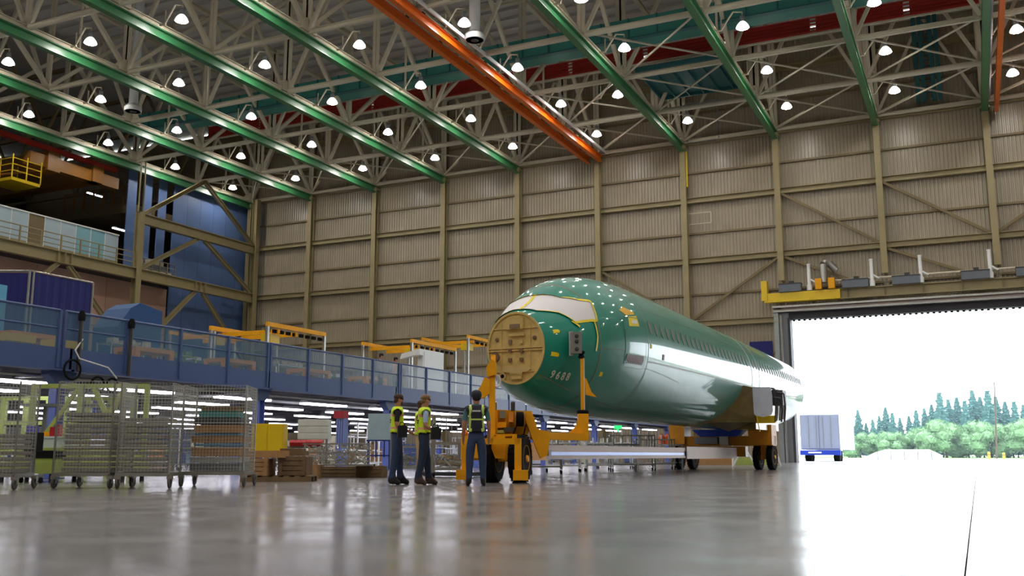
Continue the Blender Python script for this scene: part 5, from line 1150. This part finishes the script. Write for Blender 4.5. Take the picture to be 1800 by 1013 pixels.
# right arm with riser and post
L('long_arm', MB().bar((0.45, 0.7, 0.98), (1.7, 2.1, 0.98), 0.16, 0.16), YEL)
L('riser', MB().prism([(1.12, 1.05), (1.30, 1.06), (1.46, 1.2), (1.53, 1.36), (1.53, 1.51), (1.77, 1.51), (1.77, 0.90), (1.12, 0.90)], 1.95, 2.2), YEL)
L('collar', MB().lathe([(0.13, 1.51), (0.14, 1.53), (0.14, 1.58), (0.11, 1.6)], 14, (1.65, 2.1, 0)), BLACK, True)
L('support_post', MB().bar((1.65, 2.12, 1.58), (1.65, 2.12, 2.82), 0.085), YEL)
L('post_stripe', MB().box(1.685, 2.07, 1.6, 1.70, 2.085, 2.8), WHITE)
L('wedge_bracket', MB().prism([(1.70, 2.35), (1.74, 2.33), (1.86, 2.02), (1.98, 1.90), (1.72, 1.96)], 2.08, 2.2), YEL)
L('top_joint', MB().lathe([(0.05, 2.80), (0.08, 2.84), (0.05, 2.9), (0.09, 2.94), (0.09, 2.98)], 12, (1.63, 2.12, 0)), BLACK, True)
L('nose_clamp', MB().box(1.38, 2.0, 2.92, 1.64, 2.2, 3.42), M('clamp_grey', (150, 152, 150), 0.35, 0.5)); L('clamp_plate', MB().box(1.35, 2.2, 2.88, 1.45, 2.5, 3.46), M('clamp_light', (196, 198, 196), 0.4, 0.3))
for z in (3.02, 3.2, 3.33): L('clamp_knob', MB().lathe([(0.03, -0.06), (0.05, -0.02), (0.05, 0)], 10, (1.52, 2.0, z), 'y'), DSTEEL, True)
# longitudinal beams between dollies: one thing
lb_ = thing('tow_beam', FW(0, 0.6, 0.42), 'long silver box beam linking the nose dolly and aft dolly', 'beam')
def fbox(parent, name, mat, s0, s1, x0, x1, z0, z1):
    b = MB(); vs = [FW(s, x, z) for z in (z0, z1) for (s, x) in ((s0, x0), (s0, x1), (s1, x1), (s1, x0))]
    b.add(vs, [(0, 3, 2, 1), (4, 5, 6, 7), (0, 1, 5, 4), (1, 2, 6, 5), (2, 3, 7, 6), (3, 0, 4, 7)]); return b.build(name, mat, parent)
fbox(lb_, 'box_beam', ALU, -0.3, 11, 0.5, 0.72, 0.47, 0.80); fbox(lb_, 'box_beam', ALU, 11.0, 17.6, 0.46, 0.76, 0.44, 0.84)
fbox(lb_, 'inner_slot', M('slot_blue', (96, 108, 150), 0.3, 0.6), 0.1, 10.8, 0.72, 0.735, 0.56, 0.64)
fbox(lb_, 'box_beam', ALU, -0.3, 17.6, -0.72, -0.5, 0.47, 0.80)
fbox(lb_, 'cross_tie', ALU, 5, 5.2, -0.5, 0.5, 0.55, 0.75); fbox(lb_, 'cross_tie', ALU, 10.4, 10.6, -0.5, 0.5, 0.55, 0.75)
fbox(lb_, 'front_lug', YEL, -1.1, -0.1, 0.42, 0.8, 0.45, 0.84); fbox(lb_, 'front_lug', YEL, -1.1, -0.1, -0.8, -0.42, 0.45, 0.84); fbox(lb_, 'front_crossmember', YEL, -1.2, -1.0, -0.8, 0.8, 0.5, 0.95)
for s in (0.1, 10.9): fbox(lb_, 'pin_block', DSTEEL, s, s + 0.15, 0.70, 0.78, 0.55, 0.68)
ad = thing('aft_dolly', FW(18.2, 0, 0), 'yellow aft dolly with four tyres under the wing area', 'dolly')
YELS = M('shaded_yellow', (214, 140, 20), 0.45, 0, 0.1, 3)  # dolly yellow with the shade under the fuselage put into its colour
fbox(ad, 'bolster', YELS, 17.9, 18.5, -1.95, 2.1, 0.92, 1.30); fbox(ad, 'end_block', YELS, 17.7, 18.6, -1.98, -1.35, 1.0, 1.75); fbox(ad, 'end_block', YELS, 17.7, 18.6, 1.2, 2.1, 0.95, 1.72)
fbox(ad, 'lower_beam', YELS, 18.0, 18.4, -1.0, 1.0, 0.5, 0.9); fbox(ad, 'pad_box', GREY, 17.6, 17.9, -0.9, 0.0, 1.0, 1.25); fbox(ad, 'pad_box', STEEL, 17.55, 17.9, 0.1, 0.45, 0.95, 1.28)
b = MB(); pl = [(-1.1, 1.56), (1.0, 1.56), (0.7, 1.28), (-0.75, 1.28)]
b.add([FW(17.85, x, z) for x, z in pl] + [FW(18.5, x, z) for x, z in pl], [(0, 1, 2, 3), (7, 6, 5, 4), (0, 4, 5, 1), (1, 5, 6, 2), (2, 6, 7, 3), (3, 7, 4, 0)]); b.build('cradle_sling', M('sling_blue', (16, 60, 170), 0.6), ad)
for x in (-1.73, -1.18, 1.45, 1.97):
    wv = tyre_wheel(ad, Vector(FW(18.2, x, 0.49)) - Vector(ad.location), 0.487, 0.24, -AX - 0.05)
for x in (-1.45, 1.71): fbox(ad, 'fork', YELS, 18.0, 18.4, x - 0.12, x + 0.12, 0.4, 1.0); fbox(ad, 'axle', DSTEEL, 18.15, 18.25, x - 0.3, x + 0.3, 0.44, 0.54)

# ================================================================== PEOPLE
SKINC = M('skin_tone', (176, 122, 96), 0.6, 0, 0.05)
def person(loc, face, cfg, lb, scale=1.0):
    """face: heading of the body in world radians (0 looks along +Y); one skinned body with clothing areas"""
    bm = bmesh.new(); sk = bm.verts.layers.skin.verify(); V = {}
    def v(n, x, y, z, r, r2=None):
        q = bm.verts.new((x, y, z)); q[sk].radius = (r, r2 or r); V[n] = q
    st = cfg.get('stance', 0.10); lean = cfg.get('lean', 0.0)
    v('pelvis', 0, 0, 0.95, 0.155, 0.12); V['pelvis'][sk].use_root = True
    v('waist', 0, lean * 0.3, 1.10, 0.15, 0.115); v('chest', 0, lean * 0.6, 1.30, 0.175, 0.12); v('upper', 0, lean, 1.42, 0.14, 0.09); v('neck', 0, lean + 0.01, 1.50, 0.058); v('skull', 0, lean + 0.02, 1.585, 0.075, 0.08); v('crown', 0, lean + 0.03, 1.68, 0.078, 0.085)
    E = [('pelvis', 'waist'), ('waist', 'chest'), ('chest', 'upper'), ('upper', 'neck'), ('neck', 'skull'), ('skull', 'crown')]
    for sd, n in ((-1, 'L'), (1, 'R')):
        a = cfg['arms'][0 if sd < 0 else 1]
        v('sh' + n, sd * 0.19, lean, 1.40, 0.062); v('el' + n, sd * a[0][0], a[0][1], a[0][2], 0.045); v('wr' + n, sd * a[1][0], a[1][1], a[1][2], 0.030); 
        d = Vector((sd * a[1][0] - sd * a[0][0], a[1][1] - a[0][1], a[1][2] - a[0][2])).normalized(); hnd = Vector((sd * a[1][0], a[1][1], a[1][2])) + d * 0.07
        v('ha' + n, hnd.x, hnd.y, hnd.z, 0.036, 0.02)
        E += [('upper', 'sh' + n), ('sh' + n, 'el' + n), ('el' + n, 'wr' + n), ('wr' + n, 'ha' + n)]
        side = Vector((0, 1, 0)) if abs(d.z) > 0.5 else Vector((sd * 0.2, 0.2, 1)).normalized()
        for q in range(4):
            f0 = hnd + side * (-0.027 + 0.018 * q) + d * 0.02; f1 = f0 + d * (0.035, 0.045, 0.04, 0.03)[q]; f2 = f1 + d * 0.02 + Vector((-sd * 0.018, 0, 0))
            v('f%s%d' % (n, q), f1.x, f1.y, f1.z, 0.0085); v('g%s%d' % (n, q), f2.x, f2.y, f2.z, 0.007); E += [('ha' + n, 'f%s%d' % (n, q)), ('f%s%d' % (n, q), 'g%s%d' % (n, q))]
        th = Vector((sd * a[1][0], a[1][1], a[1][2])) + d * 0.03 + side * 0.04; v('t' + n, th.x, th.y, th.z, 0.010); th2 = th + d * 0.035 + side * 0.012; v('u' + n, th2.x, th2.y, th2.z, 0.008); E += [('wr' + n, 't' + n), ('t' + n, 'u' + n)]
        ly = cfg.get('legs', (0.0, 0.0))[0 if sd < 0 else 1]
        kr, ar = (0.062, 0.046) if cfg.get('shorts') else (0.080, 0.066)
        v('hip' + n, sd * 0.09, 0, 0.88, 0.118); v('kn' + n, sd * (st + 0.01), ly * 0.5 + 0.01, 0.50, kr); v('an' + n, sd * (st + 0.02), ly - 0.02, 0.12, ar); v('hl' + n, sd * (st + 0.02), ly - 0.075, 0.05, 0.052); v('to' + n, sd * (st + 0.04), ly + 0.17, 0.045, 0.05, 0.045)
        E += [('pelvis', 'hip' + n), ('hip' + n, 'kn' + n), ('kn' + n, 'an' + n), ('an' + n, 'hl' + n), ('an' + n, 'to' + n)]
    for a, b_ in E: bm.edges.new((V[a], V[b_]))
    pos = {k: q.co.copy() for k, q in V.items()}
    me = bpy.data.meshes.new('body_cage'); bm.to_mesh(me); bm.free()
    tmp = bpy.data.objects.new('tmp', me); COL.objects.link(tmp)
    m1 = tmp.modifiers.new('s', 'SKIN'); m1.branch_smoothing = 0.6; m2 = tmp.modifiers.new('u', 'SUBSURF'); m2.levels = m2.render_levels = 3
    dg = bpy.context.evaluated_depsgraph_get(); dg.update()
    out = bpy.data.meshes.new_from_object(tmp.evaluated_get(dg)); bpy.data.objects.remove(tmp); bpy.data.meshes.remove(me)
    zmin = min(q.co.z for q in out.vertices)
    for q in out.vertices:
        if q.co.z < 0.5: q.co.z -= zmin * (0.5 - q.co.z) / 0.5
        if q.co.z < 0.012: q.co.z = 0.0
    out.materials.clear()
    mats = [SKINC, cfg['shirt'], cfg['pants'], cfg['shoe']]
    for m in mats: out.materials.append(m)
    segs = []
    for a, b_ in E:
        k = 0
        if a in ('pelvis', 'waist', 'chest') and b_ in ('waist', 'chest', 'upper'): k = 1
        if b_.startswith('sh') or (a.startswith('sh')): k = 1
        if b_.startswith('hip') or a.startswith('hip') or a.startswith('kn'): k = 2
        if b_.startswith(('hl', 'to')): k = 3
        segs.append((pos[a], pos[b_], k, a, b_))
    vest_faces = []
    for p in out.polygons:
        c = p.center; best = 1e9; bk_ = None
        for (a, b_, k, na, nb) in segs:
            ab = b_ - a; u = max(0, min(1, (c - a).dot(ab) / ab.length_squared)); d = (c - (a + ab * u)).length - (0.05 if na in ('pelvis', 'waist', 'chest') and nb[:3] in ('wai', 'che', 'upp') else 0)
            if d < best: best = d; bk_ = (k, na, nb, u)
        k, na, nb, u = bk_
        if na == 'pelvis' and c.z < 1.0: k = 2
        if na.startswith('sh') and u > 0.75 and not cfg.get('long_sleeve'): k = 0
        if na == 'upper' and nb == 'neck': k = 1 if c.z < 1.475 else 0
        if cfg.get('shorts') and na.startswith('kn'): k = 0
        if c.z < 0.075: k = 3
        p.material_index = k; p.use_smooth = True
        if cfg.get('vest') and k == 1 and abs(c.x) < 0.205 and 0.99 < c.z < 1.475 and not na.startswith('sh'): vest_faces.append(p.index)
    t = thing('person', loc, lb, 'person', 'people standing around the nose dolly' if cfg.get('grp', 1) else 'people on the mezzanine', rz=face); t.scale = (scale,) * 3
    inst('body', out, t)
    hy = lean + 0.03
    # head details
    b = MB(); b.ico((0, hy + 0.078, 1.635), 0.018, 1, 0, (0.7, 1.0, 1.3)); b.build('nose', SKINC, t, True, False)
    for sd in (-1, 1):
        MB().ico((sd * 0.08, hy, 1.63), 0.026, 1, 0, (0.45, 0.8, 1.2)).build('ear', SKINC, t, True, False)
        MB().ico((sd * 0.03, hy + 0.074, 1.655), 0.012, 1).build('eye', BLACK, t, True, False)
    MB().cbox((0, hy + 0.082, 1.59), (0.04, 0.012, 0.008)).build('mouth', M('lips', (140, 80, 74), 0.5), t, world=False)
    hb_ = MB(); hb_.ico((0, hy - 0.012, 1.69), 0.094, 2, 0.0, (0.98, 1.05, 0.78)); hb_.ico((0, hy - 0.045, 1.63), 0.075, 2, 0, (1.05, 0.8, 1.0)); hb_.build('hair', cfg['hair'], t, True, False)
    if cfg.get('beard'): MB().ico((0, hy + 0.045, 1.575), 0.055, 2, 0, (1.0, 0.75, 0.8)).build('beard', cfg['hair'], t, True, False)
    if cfg.get('cap'):
        MB().lathe([(0.1, 1.655), (0.103, 1.70), (0.09, 1.745), (0.055, 1.775), (0.01, 1.785)], 18, (0, hy - 0.005, 0)).build('cap', cfg['cap'], t, True, False)
        MB().cbox((0, hy + 0.12, 1.665), (0.13, 0.09, 0.012)).build('cap_brim', cfg['cap'], t, world=False)
    if cfg.get('vest'):
        bmv = bmesh.new(); bmv.from_mesh(out); bmv.faces.ensure_lookup_table(); keep = set(vest_faces)
        bmesh.ops.delete(bmv, geom=[f for f in bmv.faces if f.index not in keep], context='FACES')
        bmv.normal_update()
        for q in bmv.verts: q.co += q.normal * 0.022
        vm = bpy.data.meshes.new('vest'); bmv.to_mesh(vm); bmv.free(); vm.materials.clear()
        for m in cfg['vest']: vm.materials.append(m)
        for p in vm.polygons:
            c = p.center; k = 0
            if cfg['style'] == 'hi':
                if 1.06 < c.z < 1.105 or 1.31 < c.z < 1.355: k = 1
            else:
                if abs(abs(c.x) - 0.115) < 0.022: k = 1
                if 1.20 < c.z < 1.245: k = 1
            p.material_index = k; p.use_smooth = True
        vo = inst('vest', vm, t)
        mo = vo.modifiers.new('thick', 'SOLIDIFY'); mo.thickness = 0.012; mo.offset = 1
        # print on the back: short lines of lettering blocks
        rows = ((1.38, 5, 0.16),) if cfg['style'] == 'dark' else ((1.245, 4, 0.14), (1.20, 3, 0.10))
        for (z, nn, w_) in rows:
            yb_ = min([q.co.y for q in vm.vertices if abs(q.co.z - z) < 0.03 and abs(q.co.x) < 0.09] or [-0.17]) - 0.012
            for q in range(nn): MB().box(-w_ / 2 + w_ * q / nn, yb_ - 0.008, z - 0.015, -w_ / 2 + w_ * (q + 0.75) / nn, yb_ + 0.02, z + 0.015).build('back_lettering', cfg['ink'], t, world=False)
    if cfg.get('belt'): MB().lathe([(0.155, 0.985), (0.157, 1.0), (0.155, 1.015)], 24).build('belt', BLACK, t, True, False).scale = (1, 0.80, 1)
    return t
JEAN = M('denim', (44, 60, 92), 0.8, 0, 0.15, 12); JEAN2 = M('dark_denim', (30, 44, 68), 0.8, 0, 0.15, 12); HV = M('hi_vis_yellow', (206, 236, 30), 0.6, 0, 0.03); HVS = M('pink_reflective', (222, 160, 130), 0.4); INK = M('dark_print', (50, 80, 40), 0.6)
DV = M('navy_vest', (22, 26, 40), 0.7); DVS = M('lime_reflective', (196, 220, 110), 0.4); BK = M('black_cloth', (20, 20, 24), 0.8); SH = M('black_shoe', (26, 24, 24), 0.6); BH = M('brown_hair', (70, 44, 34), 0.8); LH = M('light_brown_hair', (124, 92, 62), 0.8)
right = YAW - math.pi / 2
down = ((0.235, -0.02, 1.13), (0.24, 0.06, 0.90)); fwd = ((0.235, -0.02, 1.13), (0.20, 0.20, 1.03))
person(H(HT(697, 19.3), 19.3), right + 0.15, dict(arms=(fwd, fwd), shirt=BK, pants=JEAN, shoe=SH, hair=BH, beard=True, vest=(HV, HVS), style='hi', ink=INK, belt=True, legs=(0.10, -0.08)), 'bearded person in yellow vest and black T-shirt, leftmost, facing right')
person(H(HT(745, 19.1), 19.1), right + 0.25, dict(arms=(fwd, fwd), shirt=M('pale_blue_shirt', (170, 190, 220), 0.8), pants=JEAN2, shoe=M('brown_shoe', (66, 50, 44), 0.6), hair=LH, vest=(HV, HVS), style='hi', ink=INK, belt=True, legs=(0.14, -0.12)), 'person in yellow vest, pale blue shirt and dark jeans, holding a bag', 0.985)
person(H(HT(738, 21.6), 21.6), right + 0.1, dict(arms=(down, down), shirt=M('lilac_shirt', (150, 140, 170), 0.8), pants=M('khaki', (176, 150, 110), 0.8), shorts=True, shoe=M('white_sock', (190, 180, 180), 0.6), hair=BH, vest=(HV, HVS), style='hi', ink=INK, legs=(0.02, -0.02)), 'person in khaki shorts half hidden behind the blue-shirted person')
person(H(HT(837, 18.5), 18.5), YAW + 0.08, dict(arms=(down, down), shirt=M('teal_shirt', (70, 110, 112), 0.8), pants=JEAN, shoe=SH, hair=BK, cap=DV, vest=(DV, DVS), style='dark', ink=WHITE, belt=True, stance=0.11), 'person in dark vest with lime stripes and cap, seen from behind', 1.0)
for k, (px, dep, lb) in enumerate(((706, 18.95, 'black folder held by the leftmost person'), (765, 18.7, 'dark shoulder bag held by the blue-shirted person'))):
    t = thing('hand_bag', H(HT(px, dep), dep, 0.90 if k == 0 else 0.86), lb, 'bag', rz=YAW + 0.3)
    MB().prism([(-0.09, 0), (0.09, 0), (0.1, 0.2), (0.04, 0.24), (-0.08, 0.22)], -0.05, 0.05).build('bag_body', BK, t, world=False); MB().path([(-0.06, 0, 0.21), (-0.03, 0, 0.29), (0.03, 0, 0.29), (0.05, 0, 0.22)], 0.008).build('bag_handle', BK, t, True, False)
for k, (x, y, sh, lb) in enumerate(((-22.0, 34.0, GREY, 'person in grey standing on the mezzanine, left of the pair'), (-22.3, 35.6, ORB, 'person with orange shirt standing on the mezzanine'))):
    person((x, y, 3.0), -math.pi / 2 + 0.4, dict(arms=(down, down), shirt=sh, pants=BK, shoe=SH, hair=BK, grp=0), lb, 0.97)
# cones and clutter marks
t = thing('wall_phone_box', (XC[1] + 0.4, YW - 0.9, 1.2), 'small grey box on the second wall column', 'box')
MB().box(-0.15, -0.1, 0, 0.15, 0.1, 0.4).build('body', GREY, t, world=False); MB().box(-0.1, -0.13, 0.1, 0.1, -0.1, 0.3).build('door', WHITE, t, world=False)
